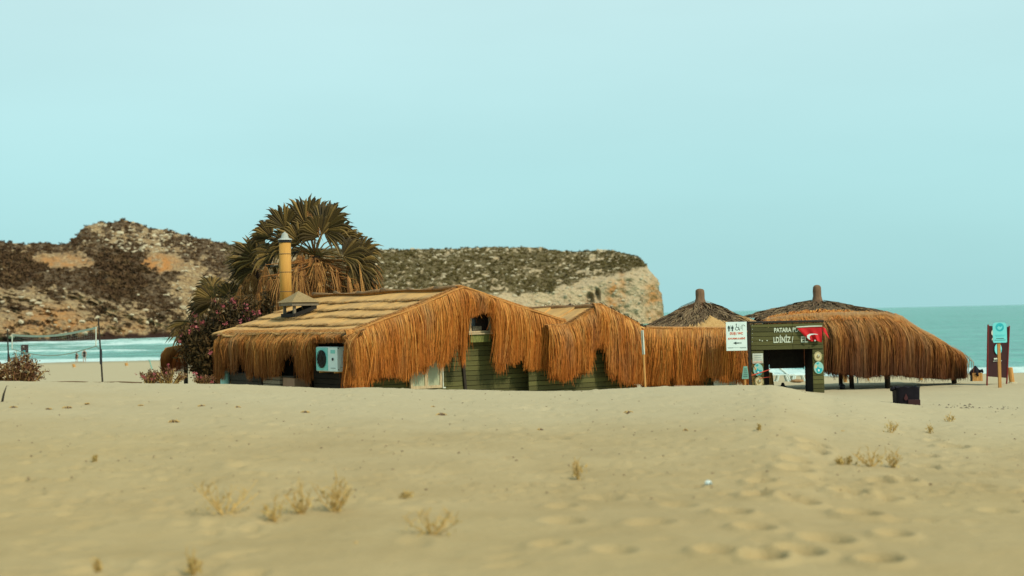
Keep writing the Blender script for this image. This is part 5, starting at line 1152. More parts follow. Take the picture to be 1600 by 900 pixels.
    m = MB(); m.disc((x, Y + .014, at(1562, 545, Y)[2]), XR, UP, NF, .012, .006, 8); m.build('bolt', MT['metal'], H)
    def wpost(px, pyt, Y_, rad, label, tilt=0):
        p = onground(px, Y_); t = at(px, pyt, Y_); o_ = thing('wooden_post', label, 'post', p, 'tan wooden posts in the sand'); m = MB(); m.tube([V(p[0], p[1], p[2] - .2), V(t[0], t[1], t[2] - .02), V(t[0], t[1], t[2])], [rad, rad, rad * .8], 10); m.build('shaft', MT['tan_wood'], o_)
        m = MB(); m.lathe(V(p[0], p[1], p[2]), [(rad + .10, -.04), (rad + .05, .03), (rad + .01, .05)], 12); m.build('sand_collar', MT['drysand'], o_)
    MT['drysand'] = M('heaped_sand', (.46, .40, .25), (.38, .33, .20), 9, .95)
    wpost(1578, 574, 49.0, .09, 'short tan post just right of the maroon board')
    wpost(1318, 575, 56, .075, 'tan post beside the leftmost black pavilion post')
    wpost(1354.5, 580, 60, .04, 'thin tan post between the two black pavilion posts')
    wpost(1437, 580, 58, .065, 'tan post right of the black bin under the fringe')
    wpost(1203, 582, 47, .085, 'orange tan post inside the gateway opening')
    wpost(115, 569, 140, .14, 'left of the two low tan posts on the far beach')
    wpost(197, 567, 140, .14, 'right of the two low tan posts on the far beach')
    p = onground(236, 120); o_ = thing('leaning_stake', 'thin leaning blue grey stake on the far beach', 'stake', p); m = MB(); m.tube([p - UP * .1, at(235.5, 570, 120), at(233.5, 563, 120)], [.05, .05, .04], 8); m.tube([at(233, 562.5, 120), at(234.5, 565, 120)], [.09, .06], 8); m.build('shaft', MT['sign_green'], o_)
    # boundary stake in front of annex
    Y = 33; t = at(1003.5, 516, Y); b = at(1009.5, 621, Y); b2 = V(b[0], b[1], gz(b[0], b[1]) - .15); o_ = thing('boundary_stake', 'tall thin tan stake with a white tip in front of the annex', 'stake', V(b[0], b[1], gz(b[0], b[1]))); mid = t + (b - t) * .36
    m = MB(); m.tube([b2, mid], .024, 8); m.build('shaft', MT['tan_wood'], o_); m = MB(); m.tube([mid, t], .032, 8); m.build('tip', MT['white_aged'], o_)
    m = MB(); m.box((t + mid) / 2 + V(-.005, -.032, 0), (.012, .01, .55), XR, V(0, 1, 0), nrm(t - mid)); m.build('stripe', MT['dark_wood'], o_)
right_signs()

# ------------------------------------------------------------------ bins, loungers and small things on the right
def bag_bin():
    Y = 29.5; l, r_ = at(1397, 620, Y)[0], at(1434.5, 620, Y)[0]; cx = (l + r_) / 2; g_ = gz(cx, Y); zt = at(1415, 604, Y)[2]; w_ = r_ - l
    H = thing('litter_bin', 'square litter bin lined with a black bag half sunk in sand', 'bin', (cx, Y, g_)); h_ = zt - g_ + .12
    n = 48; rows = []
    for j in range(11):
        v = j / 10; ring = []
        for i in range(n + 1):
            g = 2 * math.pi * (i % n) / n; cxx, sy = math.cos(g), math.sin(g); k = max(abs(cxx), abs(sy)); ex = .9 if True else 1
            rad = (w_ / 2) / (abs(cxx)**6 + abs(sy)**6)**(1 / 6) * (.96 + .035 * v) * (1 + .03 * float(fbm2(i * .35, v * 3, 3, 2)) + (.022 if v > .9 else 0))
            ring.append((cx + rad * cxx, Y + rad * sy * .9, g_ - .12 + h_ * v - .012 * math.sin(i * 1.1) * (v > .85)))
        rows.append(ring)
    m = MB(); m.grid(np.array(rows)); inner = np.array(rows[-1]); c0 = np.array([cx, Y, zt]); ins = inner + (c0 - inner) * .12; ins[:, 2] = zt - .01; deep = ins.copy(); deep[:, 2] = zt - .3; bot = deep * 0 + np.array([cx, Y, zt - .3])
    m.grid(np.stack([inner, ins, deep, bot])); m.build('bag', MT['bag'], H, smooth=True)
    m = MB(); k = V(l - .02, Y - .1, zt - .03); m.tube([k + V(.08, 0, .02), k, k + V(-.06, -.01, -.02), k + V(-.085, -.01, -.04)], [.02, .035, .045, .015], 8); m.build('knot', MT['bag'], H, smooth=True)
    c = at(1415.5, 620.5, Y - w_ * .47); m = MB(); m.poly([c + XR * a * .06 + UP * b * .07 for a, b in ((0, 1), (.45, .3), (.7, -.4), (.3, -.9), (-.4, -.9), (-.7, -.3), (-.4, .3))], NF, .012); m.build('mark', MT['bag_red'], H)
    m = MB(); m.box((cx + w_ * .2, Y - w_ * .46, g_ + .05), (w_ * .5, .03, .12), bev=.006); m.build('side_board', MT['maroon'], H)
    # heap of sand drifting against it
bag_bin()
def extras_right():
    Y = 46.2; p = onground(1346, Y); t = thing('low_table', 'low dark red bench top lying by the black pavilion post', 'bench', p); m = MB(); z = at(1346, 610.5, Y)[2]; m.box((at(1349, 610, Y)[0], Y, z), (.72, .35, .05), bev=.008); m.build('top', MT['maroon'], t)
    for s in (-.22, .22): m = MB(); m.box((p[0] + s, Y, (z + p[2]) / 2 - .04), (.06, .25, z - p[2] + .04)); m.build('leg', MT['dark_wood'], t)
    p = at(1316, 605, 45.0); g_ = gz(p[0], p[1]); o = thing('black_ball', 'small black round float at the foot of the pavilion post', 'ball', (p[0], p[1], g_)); m = MB(); m.lathe(V(p[0], p[1], g_), [(.03, -.02), (.08, .02), (.095, .07), (.09, .13), (.06, .165), (.02, .18)], 16); m.build('body', MT['black'], o, smooth=True)
    m = MB(); m.tube([V(p[0] + .02, p[1], g_ + .03), V(p[0] + .2, p[1] + .1, g_ + .02), V(p[0] + .34, p[1] + .3, g_ + .02)], .012, 5); m.build('rope', MT['rope'], o)
    Y = 55; c = at(1340, 579, Y); g_ = gz(c[0], Y); o = thing('white_notice', 'white notice board glimpsed under the pavilion fringe', 'sign', (c[0], Y, g_)); m = MB(); m.box((c[0], Y, c[2]), (.36, .03, .34), nrm(V(1, 0, -.08)), V(0, 1, 0), nrm(V(.08, 0, 1)), bev=.01); m.build('board', MT['white'], o); m = MB(); m.tube([V(c[0], Y + .04, g_ - .1), V(c[0], Y + .04, c[2])], .03, 8); m.build('post', MT['white_aged'], o)
    for k in range(2): m = MB(); m.box((c[0], Y - .02, c[2] + .06 - .1 * k), (.2, .006, .02)); m.build('text_line', MT['print_grey'], o)
    # loungers seen through the gateway
    for k, (px, lab) in enumerate(((1219, 'white plastic lounger at left through the gateway opening'), (1242, 'white plastic lounger at right through the gateway opening'))):
        Y = 64; p = onground(px, Y); o = thing('sun_lounger', lab, 'lounger', p, 'white loungers beyond the gateway'); x, y, z = p
        m = MB(); m.box((x, y, z + .30), (1.0, .55, .05), bev=.01)
        m.build('seat', MT['white'], o); m = MB(); m.box((x - .62, y, z + .48), (.55, .55, .05), nrm(V(-.75, 0, .65)), V(0, 1, 0), nrm(V(.65, 0, .75)), bev=.01); m.build('backrest', MT['white'], o)
        for sx in (-.4, .35):
            m = MB(); m.tube([(x + sx - .14, y - .25, z + .29), (x + sx - .06, y - .25, z + .02), (x + sx + .12, y - .25, z + .02), (x + sx + .2, y - .25, z + .29)], .035, 7); m.build('leg', MT['white'], o)
            m = MB(); m.tube([(x + sx - .14, y + .25, z + .29), (x + sx - .06, y + .25, z + .02), (x + sx + .12, y + .25, z + .02), (x + sx + .2, y + .25, z + .29)], .035, 7); m.build('leg', MT['white'], o)
    Y = 60; p = onground(1241.5, Y); o = thing('brown_cushion', 'flat round brown cushion on the sand beyond the gateway', 'cushion', p); m = MB(); m.lathe(p, [(.10, 0), (.27, .03), (.29, .07), (.24, .12), (.05, .14)], 20); m.build('body', MT['ridge'], o, smooth=True)
    p = gnd(1219, 603, 30, 44); Y = 42.6; p = onground(1219.3, Y); o = thing('dark_clump', 'small dark driftwood clump in the gateway opening', 'driftwood', p); m = MB(); m.lathe(p, [(.14, -.04), (.13, .05), (.07, .11), (.03, .2)], 7, wob=.35); m.tube([p + V(-.12, 0, .03), p + V(.0, 0, .12), p + V(.13, .03, .04)], .03, 6); m.build('body', MT['clod'] if False else MT['black_inside'], o)
    # bin with black bag at far right end of the pavilion
    Y = 56; p = onground(1521, Y); zt = at(1521, 582.5, Y)[2]; o = thing('wooden_bin', 'tan wooden bin topped by a tied black bag at the end of the pavilion', 'bin', p); h_ = zt - p[2]
    for k in range(5):
        m = MB(); m.box((p[0] - .16 + .08 * k, Y - .18, p[2] + h_ / 2 - .05), (.072, .03, h_ + .1)); m.build('stave', MT['tan_wood'], o)
    m = MB(); m.box((p[0], Y, p[2] + h_ / 2 - .05), (.36, .32, h_ + .08)); m.build('body', MT['dark_wood'], o)
    m = MB(); m.lathe(V(p[0] - .02, Y, zt - .04), [(.20, -.06), (.21, .04), (.18, .12), (.10, .20), (.06, .27), (.02, .32)], 16, wob=.2, seed=3); m.tube([V(p[0] + .1, Y - .1, zt + .06), V(p[0] + .2, Y - .12, zt + .09), V(p[0] + .23, Y - .12, zt - .0)], [.05, .07, .04], 8); m.tube([V(p[0] - .05, Y - .2, zt), V(p[0] + .02, Y - .22, zt - .12)], [.07, .03], 8); m.build('bag', MT['bag'], o, smooth=True)
extras_right()

# ------------------------------------------------------------------ volleyball net, red sign, people, rope on the far left
def left_beach():
    def vpole(px_b, py_t, px_t, Y, lab):
        p = onground(px_b, Y); t = at(px_t, py_t, Y); o = thing('net_pole', lab, 'pole', p, 'volleyball poles'); m = MB(); m.tube([p - UP * .2, (p + t) / 2, t], [.045, .04, .035], 8); m.build('shaft', MT['dark_wood'], o)
        m = MB(); mm = p + (t - p) * .45; m.tube([mm - UP * .35, mm + UP * .35], .06, 8); m.build('sleeve', MT['black'], o); return t
    Y1, Y2 = 66, 72
    vpole(158.5, 497, 153.5, Y1, 'tall dark volleyball pole right of the net'); vpole(12.5, 515, 11.5, Y2, 'dark volleyball pole left of the net behind the bush')
    def band(name, pl, pr, th, parent, mat, sag):
        rows = []; 
        for k in range(2):
            rows.append([pl + (pr - pl) * q - UP * (sag * math.sin(q * math.pi) + th * k) + V(0, .0, 0) for q in np.linspace(0, 1, 14)])
        m = MB(); m.grid(np.array(rows)[::-1]); m.grid(np.array(rows) + V(0, .02, 0)); return m.build(name, MT[mat], parent)
    tl, tr = at(19, 522, Y2), at(150, 510.5, Y1); bl, br = at(18, 543, Y2), at(150, 541, Y1)
    H = thing('volleyball_net', 'slack pale volleyball net stretched between two dark poles', 'net', (tl + tr) / 2 - UP * 1.2)
    band('top_tape', tl, tr, .10, H, 'net', .20); b2l, b2r = at(19, 545, Y2), at(150, 540, Y1); band('bottom_tape', b2l, b2r, .05, H, 'net', .38)
    m = MB(); 
    for q in np.linspace(0, 1, 40):
        a = tl + (tr - tl) * q - UP * .20 * math.sin(q * math.pi); b = b2l + (b2r - b2l) * q - UP * .38 * math.sin(q * math.pi); m.tube([a, b], .0022, 3, cap=False)
    for v in np.linspace(.1, .9, 8):
        m.tube([(tl + (tr - tl) * q - UP * .20 * math.sin(q * math.pi)) * (1 - v) + (b2l + (b2r - b2l) * q - UP * .38 * math.sin(q * math.pi)) * v for q in np.linspace(0, 1, 12)], .0022, 3, cap=False)
    m.build('netting', MT['net'], H); m.v
    for a, b in ((tl, b2l), (tr, b2r)): m = MB(); m.tube([a, b], .03, 6); m.build('side_band', MT['white_aged'], H)
    for a, b in ((tl, at(12, 518, Y2)), (tr, at(153.5, 505, Y1)), (b2r, at(155, 545, Y1))): m = MB(); m.tube([a, b], .012, 5); m.build('cord', MT['rope'], H)
    # dark red board near water
    Y = 150; l, r_ = at(31.5, 540, Y), at(43, 541, Y); p = onground(37, Y); o = thing('beach_board', 'small dark red notice board near the surf behind the net', 'sign', p); zt, zb = at(37, 538.5, Y)[2], at(37, 553, Y)[2]
    m = MB(); m.box((p[0], Y, (zt + zb) / 2), (r_[0] - l[0], .08, zt - zb), bev=.01); m.build('board', MT['maroon'], o)
    m = MB(); m.disc((p[0] - .05, Y - .045, zb + .22), XR, UP, NF, .16, .01, 14); m.build('badge', MT['turq_deep'], o); m = MB(); m.box((p[0] - .1, Y - .045, zb + .75), (.07, .01, .12)); m.build('mark', MT['white_aged'], o)
    for s in (-.35, .35): m = MB(); m.tube([(p[0] + s, Y, p[2] - .2), (p[0] + s, Y, zb + .02)], .05, 6); m.build('leg', MT['maroon'], o)
    # people at the surf
    def person(px, Y, lab, h, arm, twist):
        p = onground(px, Y); o = thing('person', lab, 'person', p, None); s = h / 1.75
        J = {'pel': (0, 0, .93), 'wst': (0, 0, 1.1), 'chs': (0, 0, 1.34), 'nek': (0, -.01, 1.5), 'hdb': (0, -.02, 1.57), 'hd': (0, -.03, 1.68), 'hdt': (0, -.01, 1.75),
             'sl': (-.19, 0, 1.42), 'el': (-.27, .03, 1.14), 'hl': (-.26, -.08, .9), 'fl': (-.25, -.12, .8), 'sr': (.19, 0, 1.42), 'er': (.27 + arm * .1, .02, 1.14), 'hr': (.25 + arm * .1, -.1, .92 + arm * .2), 'fr': (.24 + arm * .1, -.15, .84 + arm * .2),
             'tl': (-.10, 0, .88), 'kl': (-.12, -.05, .48), 'al': (-.13, .03, .09), 'ol': (-.14, -.13, .03), 'tr': (.10, 0, .88), 'kr': (.13, .02, .48), 'ar': (.15, .10, .09), 'or': (.16, -.06, .03)}
        Rr = {'pel': .15, 'wst': .13, 'chs': .155, 'nek': .055, 'hdb': .07, 'hd': .098, 'hdt': .06, 'sl': .07, 'el': .045, 'hl': .033, 'fl': .028, 'sr': .07, 'er': .045, 'hr': .033, 'fr': .028, 'tl': .095, 'kl': .06, 'al': .04, 'ol': .035, 'tr': .095, 'kr': .06, 'ar': .04, 'or': .035}
        Ed = [('pel', 'wst'), ('wst', 'chs'), ('chs', 'nek'), ('nek', 'hdb'), ('hdb', 'hd'), ('hd', 'hdt'), ('chs', 'sl'), ('sl', 'el'), ('el', 'hl'), ('hl', 'fl'), ('chs', 'sr'), ('sr', 'er'), ('er', 'hr'), ('hr', 'fr'), ('pel', 'tl'), ('tl', 'kl'), ('kl', 'al'), ('al', 'ol'), ('pel', 'tr'), ('tr', 'kr'), ('kr', 'ar'), ('ar', 'or')]
        def skin(name, keys, mat, grow=0.0):
            ks = [k for k in J if k in keys]; me = D.meshes.new(name); c, s_ = math.cos(twist), math.sin(twist)
            me.from_pydata([(s * (J[k][0] * c - J[k][1] * s_), s * (J[k][0] * s_ + J[k][1] * c), s * J[k][2]) for k in ks], [(ks.index(a), ks.index(b)) for a, b in Ed if a in ks and b in ks], []); ob = link(name, me, o)
            md = ob.modifiers.new('skin', 'SKIN'); ob.modifiers.new('sub', 'SUBSURF').levels = 1; ob.modifiers['sub'].render_levels = 1
            for i, k in enumerate(ks): v = me.skin_vertices[0].data[i]; v.radius = ((Rr[k] + grow) * s, (Rr[k] + grow) * s); v.use_root = (i == 0)
            me.materials.append(MT[mat]); return ob
        skin('body', set(J), 'skin'); skin('shirt', {'pel', 'wst', 'chs', 'sl', 'sr'}, 'blackcloth', .02)
        skin('shorts', {'pel', 'tl', 'tr'}, 'blackcloth', .025)
        m = MB(); m.lathe(p + V(0, .01 * s, 1.64 * s), [(.105 * s, -.04), (.112 * s, .03), (.09 * s, .1), (.03 * s, .135)], 12); m.build('hair', MT['blackcloth'], o, smooth=True)
    person(130, 188, 'taller standing person in black clothes at the edge of the surf', 1.72, 0, .3); person(118, 184, 'smaller person in black left of the taller one at the surf', 1.35, 1, -.5)
    # rope lying over the crest
    pts = [onground(x, 36 + .0 * x) + UP * .02 for x in np.linspace(60, 222, 30)]; pts = []
    for i, x in enumerate(np.linspace(58, 222, 40)):
        p = at(x, 596.8 + 1.0 * math.sin(i * .35) * .5 + .006 * (x - 58), 31); p[2] = max(gz(p[0], p[1]) + .02, p[2]); pts.append(p)
    o = thing('ground_rope', 'long brown rope lying slack along the sand on the left', 'rope', pts[20]); m = MB(); m.tube(pts, .017, 6); m.build('strand', MT['rope'], o)
left_beach()

# ------------------------------------------------------------------ palms
def fan(hub, tip, normal, spread, nleaf, seed, split=.55, droop=.25, dead=False, curl=0):
    """one fan blade: folded leaflets radiating from the hub, joined for part of their length, with free drooping tips"""
    r = np.random.default_rng(seed); hub = np.array(hub, float); ax = np.array(tip, float) - hub; Rl = np.linalg.norm(ax); ax /= Rl; n_ = np.array(normal, float); n_ = nrm(n_ - ax * np.dot(n_, ax)); sd_ = np.cross(n_, ax)
    vs, fs, rn = [], [], []
    for k in range(nleaf):
        a = (k / (nleaf - 1) - .5) * spread; a += r.normal() * .035; d = ax * math.cos(a) + sd_ * math.sin(a); pr = -ax * math.sin(a) + sd_ * math.cos(a); L = Rl * (1 - .22 * (abs(a) / (spread / 2 + 1e-6))**2) * r.uniform(.88, 1.08)
        wl = L * spread / nleaf * .85; b0 = len(vs); fold = 1 if k % 2 else -1
        st = [0.04, .3, split, .78, 1.0]; wd = [.10, .42, .52, .28, .02]
        dr = droop * r.uniform(.5, 1.5)
        for q, w_ in zip(st, wd):
            over = max(0, q - split) / (1 - split + 1e-6); c = hub + d * L * (q - .10 * dr * over) + n_ * (.10 * L * math.sin(q * 2) * (1 + curl)) - UP * (dr * L * over**1.7) + pr * r.normal() * .01
            hw = wl * (q * .8 + .1 if q <= split else w_ * 1.0) * (1 if q <= split else 1); hw = wl * {0.04: .05, .3: .33, split: .52 if not dead else .36, .78: .30, 1.0: .02}.get(q, .3) * (1.0 if not dead else .7)
            e_ = n_ * hw * .45
            vs += [c - pr * hw - e_, c + e_, c + pr * hw - e_]
        for j in range(4):
            o = b0 + j * 3; fs += [(o, o + 1, o + 4, o + 3), (o + 1, o + 2, o + 5, o + 4)]
        rn += [r.random()] * 15
    return vs, fs, rn
def frond(parent, crown, hub, tip, normal, spread, nleaf, seed, dead=False, **kw):
    mb = MB(); vs, fs, rn = fan(hub, tip, normal, spread, nleaf, seed, dead=dead, **kw); mb.add(vs, fs, rnd=rn); hub = np.array(hub, float); crown = np.array(crown, float)
    mid = (hub + crown) / 2 + UP * .12 * np.linalg.norm(hub - crown) * (0 if dead else 1); mb.tube([crown, mid, hub], [.03, .022, .014], 5, rnd=.8 if not dead else .5)
    return mb.build('frond', MT['frond_dead' if dead else 'frond'], parent)
def palms():
    def palm(name, label, px, Y, crown_py, trunk_r, greens, deads, seed, extra=10, skirt=0, srad=.9, sky=(0, 0)):
        r = random.Random(seed); b = onground(px, Y); c = at(px, crown_py, Y); H = thing(name, label, 'palm', b)
        m = MB(); hts = np.linspace(0, 1, 12); m.tube([b + (c - b) * q + V(.05 * math.sin(q * 3), 0, -.2 * (1 - q)) for q in hts], [trunk_r * (1.25 - .35 * q + .05 * (i % 2)) for i, q in enumerate(hts)], 12); m.build('trunk', MT['trunk'], H)
        k = 0
        for (hx, hy, tx, ty, dy, tl, spd, nl) in greens:
            hub = at(hx, hy, Y + dy); tip = at(tx, ty, Y + dy - tl); tip = hub + (tip - hub) * 1.16; frond(H, c, hub, tip, V(r.uniform(-.3, .3), -1, r.uniform(-.1, .5)), R(spd), int(nl * .74), seed * 50 + k, droop=r.uniform(.12, .38), split=.62); k += 1
        for j in range(extra):
            g = r.uniform(0, 2 * math.pi); e_ = r.uniform(.0, 1.1); d = V(math.cos(g) * math.cos(e_), abs(math.sin(g)) * math.cos(e_) , math.sin(e_)); hub = c + d * r.uniform(.6, .9); tip = hub + nrm(d + V(0, 0, -.2)) * r.uniform(.7, .95)
            frond(H, c, hub, tip, nrm(V(0, -.3, 1) + d * .2), R(r.uniform(150, 220)), 22, seed * 50 + 100 + j, droop=.3)
        for (hx, hy, tx, ty, dy, spd, nl) in deads:
            hub = at(hx, hy, Y + dy); tip = at(tx, ty, Y + dy - .1); frond(H, c, hub, tip, V(r.uniform(-.6, .6), -1, r.uniform(-.3, .3)), R(spd * .8), nl, seed * 50 + 200 + k, dead=True, droop=.65, split=.2, curl=r.uniform(-1, 1.5)); k += 1
        for j in range(skirt):
            g = R(r.uniform(-185, 5)); d = V(math.cos(g), math.sin(g), 0); q = r.uniform(.05, 1); hub = c + d * srad * r.uniform(.35, .95) - UP * (q * 1.5 + .1); tip = hub + nrm(d * r.uniform(-.1, .45) - UP) * r.uniform(.6, .95)
            frond(H, c - UP * q * 1.0, hub, tip, nrm(d + V(r.uniform(-.5, .5), r.uniform(-.5, .5), 0)), R(r.uniform(18, 75)), 14, seed * 50 + 300 + j, dead=True, droop=.75, split=.16, curl=r.uniform(-1, 2))
        return H
    palm('fan_palm', 'tallest fan palm with a shaggy skirt of dead fronds behind the hut', 492, 46.5, 400, .2,
         [(446, 357, 428, 318, -.4, .1, 120, 24), (478, 352, 478, 302, .2, 0, 150, 26), (505, 360, 540, 322, -.5, .2, 190, 34), (468, 365, 462, 318, .5, 0, 130, 22), (425, 372, 395, 347, .1, 0, 110, 20),
          (560, 398, 594, 378, -.3, .0, 120, 24), (552, 410, 592, 424, -.7, .1, 170, 32), (515, 345, 528, 312, .5, 0, 120, 22), (450, 380, 418, 366, -.2, 0, 120, 20), (540, 380, 572, 366, .3, 0, 130, 22), (490, 345, 494, 304, .6, 0, 120, 22), (448, 385, 420, 395, -.5, .1, 130, 24), (470, 380, 440, 352, -.6, .1, 120, 24), (535, 400, 575, 385, -.6, .1, 140, 26), (560, 425, 590, 446, -.5, .1, 120, 22), (520, 372, 556, 345, .2, 0, 150, 26), (430, 395, 392, 402, -.1, 0, 120, 20), (500, 370, 480, 330, -.7, .1, 150, 24)],
         [(480, 330, 505, 362, -.5, 70, 16), (470, 392, 462, 440, -.5, 90, 18), (485, 400, 498, 452, -.6, 80, 18), (505, 410, 545, 432, -.6, 60, 16), (560, 425, 585, 462, -.5, 90, 18), (575, 405, 599, 440, -.4, 80, 16), (530, 420, 525, 465, -.4, 90, 18), (430, 372, 452, 402, -.3, 60, 12), (545, 435, 560, 466, -.3, 80, 16), (450, 420, 452, 462, -.2, 80, 14)], 3, 2, 100, 2.0)
    palm('fan_palm', 'shorter fan palm with drooping fronds left of the chimney', 400, 47.5, 420, .16,
         [(402, 405, 362, 384, -.3, 0, 110, 22), (398, 420, 355, 428, -.2, 0, 110, 20), (410, 398, 385, 368, .2, 0, 100, 18), (402, 415, 358, 404, .1, 0, 90, 16)],
         [(395, 425, 384, 462, -.3, 80, 14), (410, 425, 412, 470, -.4, 80, 14), (425, 430, 440, 470, -.3, 80, 14)], 4, 2, 30, 1.0)
    palm('fan_palm', 'low dark fan palm rising behind the pink oleander', 335, 48.5, 485, .14,
         [(335, 470, 302, 446, -.4, 0, 120, 24), (360, 462, 372, 436, -.4, 0, 190, 30), (330, 478, 296, 468, -.3, 0, 120, 20), (300, 502, 268, 528, -.2, 0, 80, 16), (352, 462, 345, 440, .2, 0, 140, 20), (318, 482, 292, 484, -.2, 0, 110, 18)],
         [(382, 470, 372, 500, -.2, 60, 10)], 5, 6, 6, .7)
palms()

# ------------------------------------------------------------------ shrubs
def bush(name, label, cat, c, rx, ry, rz, nstem, leaf, mat, seed, leaves=4000, blossoms=0, bmat='flower', group=None, stemmat='twig', open_=.0, bsize=.05):
    g = np.random.default_rng(seed); c = np.array(c, float); H = thing(name, label, cat, c, group); m = MB(); tips = []
    for k in range(nstem):
        a = g.random() * 2 * math.pi; q = math.sqrt(g.random()); e = V(math.cos(a) * rx * q, math.sin(a) * ry * q, rz * 2 * (1 - .36 * q * q) * g.uniform(.62, 1.0)); b = V(e[0] * .25, e[1] * .25, -.05)
        pts = [c + b, c + b * .5 + e * .45 + V(0, 0, .1 * rz), c + e]; m.tube(pts, [.022, .016, .006], 5); tips.append(pts)
    m.build('stems', MT[stemmat], H)
    T = np.array(tips); k = g.integers(0, nstem, leaves); s = g.random(leaves)**(.55 + open_); s2 = np.clip(s * 2, 0, 2)
    p = np.where(s[:, None] < .5, T[k, 0] + (T[k, 1] - T[k, 0]) * (s[:, None] * 2), T[k, 1] + (T[k, 2] - T[k, 1]) * (s[:, None] * 2 - 1)) + g.normal(size=(leaves, 3)) * .09 * np.array([rx, ry, rz]).max() * .6
    p[:, 2] = np.maximum(p[:, 2], c[2] + .03)
    d = g.normal(size=(leaves, 3)) + V(0, 0, .5); d /= np.linalg.norm(d, axis=1, keepdims=True); x = np.cross(d, g.normal(size=(leaves, 3))); x /= np.linalg.norm(x, axis=1, keepdims=True)
    L = leaf * (.6 + .8 * g.random((leaves, 1))); v = np.stack([p, p + d * L * .5 + x * L * .17, p + d * L, p + d * L * .5 - x * L * .17], 1).reshape(-1, 3)
    tag(fastmesh('foliage', v, np.arange(leaves * 4).reshape(-1, 4), MT[mat], H, {'rnd': np.repeat(np.clip(.55 * g.random(leaves) + .45 * g.random(nstem)[k], 0, 1), 4)}), kind='stuff')
    if blossoms:
        ks = g.permutation(nstem)[:blossoms] if blossoms <= nstem else g.integers(0, nstem, blossoms)
        ctr = T[ks, 2] + g.normal(size=(len(ks), 3)) * .06 - V(0, .12, 0); nb = 12; q = ctr[:, None] + g.normal(size=(len(ks), nb, 3)) * bsize * 1.5; a = g.normal(size=q.shape) * bsize; b = g.normal(size=q.shape) * bsize
        v = np.stack([q - a, q + b, q + a, q - b], 2).reshape(-1, 3); tag(fastmesh('blossoms', v, np.arange(len(v)).reshape(-1, 4), MT[bmat], H, {'rnd': g.random(len(v))}), kind='stuff')
    return H
p = onground(348, 44.2); bush('oleander_bush', 'large dark oleander bush with pink blossoms at the left of the hut', 'bush', p, 1.35, 1.0, 1.72, 190, .17, 'oleander', 61, 21000, 46, bsize=.024, stemmat='dark_wood')
p = onground(400, 45.5); bush('oleander_bush', 'taller oleander with sparse pink blossoms behind the reed roof', 'bush', p, 1.05, .8, 1.90, 130, .17, 'oleander', 62, 13000, 15, bsize=.024, stemmat='dark_wood')
p = onground(22, 34); p[2] -= .1; bush('beach_shrub', 'broad rounded reddish brown shrub at the far left edge', 'shrub', p + V(0, 0, .36), .76, .7, .52, 100, .085, 'shrub_dry', 63, 8000, 40, 'flower_white', 'low shrubs at the dune crest', bsize=.010)
for px, Y, rx, rz, sd, lab in ((262, 33.5, .42, .22, 64, 'low sprawling shrub with red buds left of the small parasol'), (231, 33.5, .30, .18, 65, 'small straggly shrub leftmost of the low ones near the rope'), (316, 34, .3, .14, 66, 'flat dry shrub between the two parasol posts')):
    p = onground(px, Y); zc = at(px, 601, Y)[2]; bush('beach_shrub', lab, 'shrub', V(p[0], p[1], zc - .02), rx, rx * .8, rz, 26, .06, 'shrub_dry', sd, 1100, 6, 'flower', 'low shrubs at the dune crest', bsize=.010, open_=-.2)

# ------------------------------------------------------------------ dry plants and litter on the foreground sand
def twig_plant(px, py, w_px, h_px, label, seed, n=7, mat='twig'):
    g = random.Random(seed); p = gnd(px, py); k = p[1] / F; W_, Hh = w_px * k * 1.1, h_px * k * 1.15; n = max(2, int(n * 1.0)); o = thing('dry_plant', label, 'plant', p, 'dry plants on the sand'); m = MB()
    for i in range(n):
        a = g.uniform(0, 2 * math.pi); q = g.uniform(.2, 1); xx = g.uniform(-1, 1); q = abs(xx); e = V(xx * W_ / 2, math.sin(a) * W_ / 3, Hh * g.uniform(.55, 1) * (1.1 - .45 * q)); mid = e * .5 + V(g.uniform(-.02, .02), 0, -.06 * Hh)
        pts = [p - UP * .02, p + mid, p + e]; m.tube(pts, [.0065, .005, .0025], 4)
        for j in range(4):
            t = g.uniform(.3, .95); s = p + (mid * (t * 2) if t < .5 else mid + (e - mid) * (t * 2 - 1)); d = nrm(V(g.uniform(-1, 1), g.uniform(-1, 1), g.uniform(.2, 1.2))) * Hh * g.uniform(.15, .35); m.tube([s, s + d * .6 + V(0, 0, .01), s + d], [.004, .003, .0016], 4)
    m.build('stems', MT[mat], o)
    m = MB(); r = np.random.default_rng(seed); vs = []
    nb = 60; a = r.random(nb) * 6.28; q = r.random(nb)**.7; c = p + np.stack([np.cos(a) * q * W_ * .45, np.sin(a) * q * W_ * .3, r.random(nb) * Hh * .5], -1)
    d = r.normal(size=(nb, 3)) * .012 + V(0, 0, .022); x = r.normal(size=(nb, 3)) * .007; v = np.stack([c - x, c + d, c + x], 1).reshape(-1, 3); m.add(v, [(3 * i, 3 * i + 1, 3 * i + 2) for i in range(nb)], rnd=np.repeat(r.random(nb), 3)); tag(m.build('dry_leaves', MT['drygrass'], o), kind='stuff')
    return o
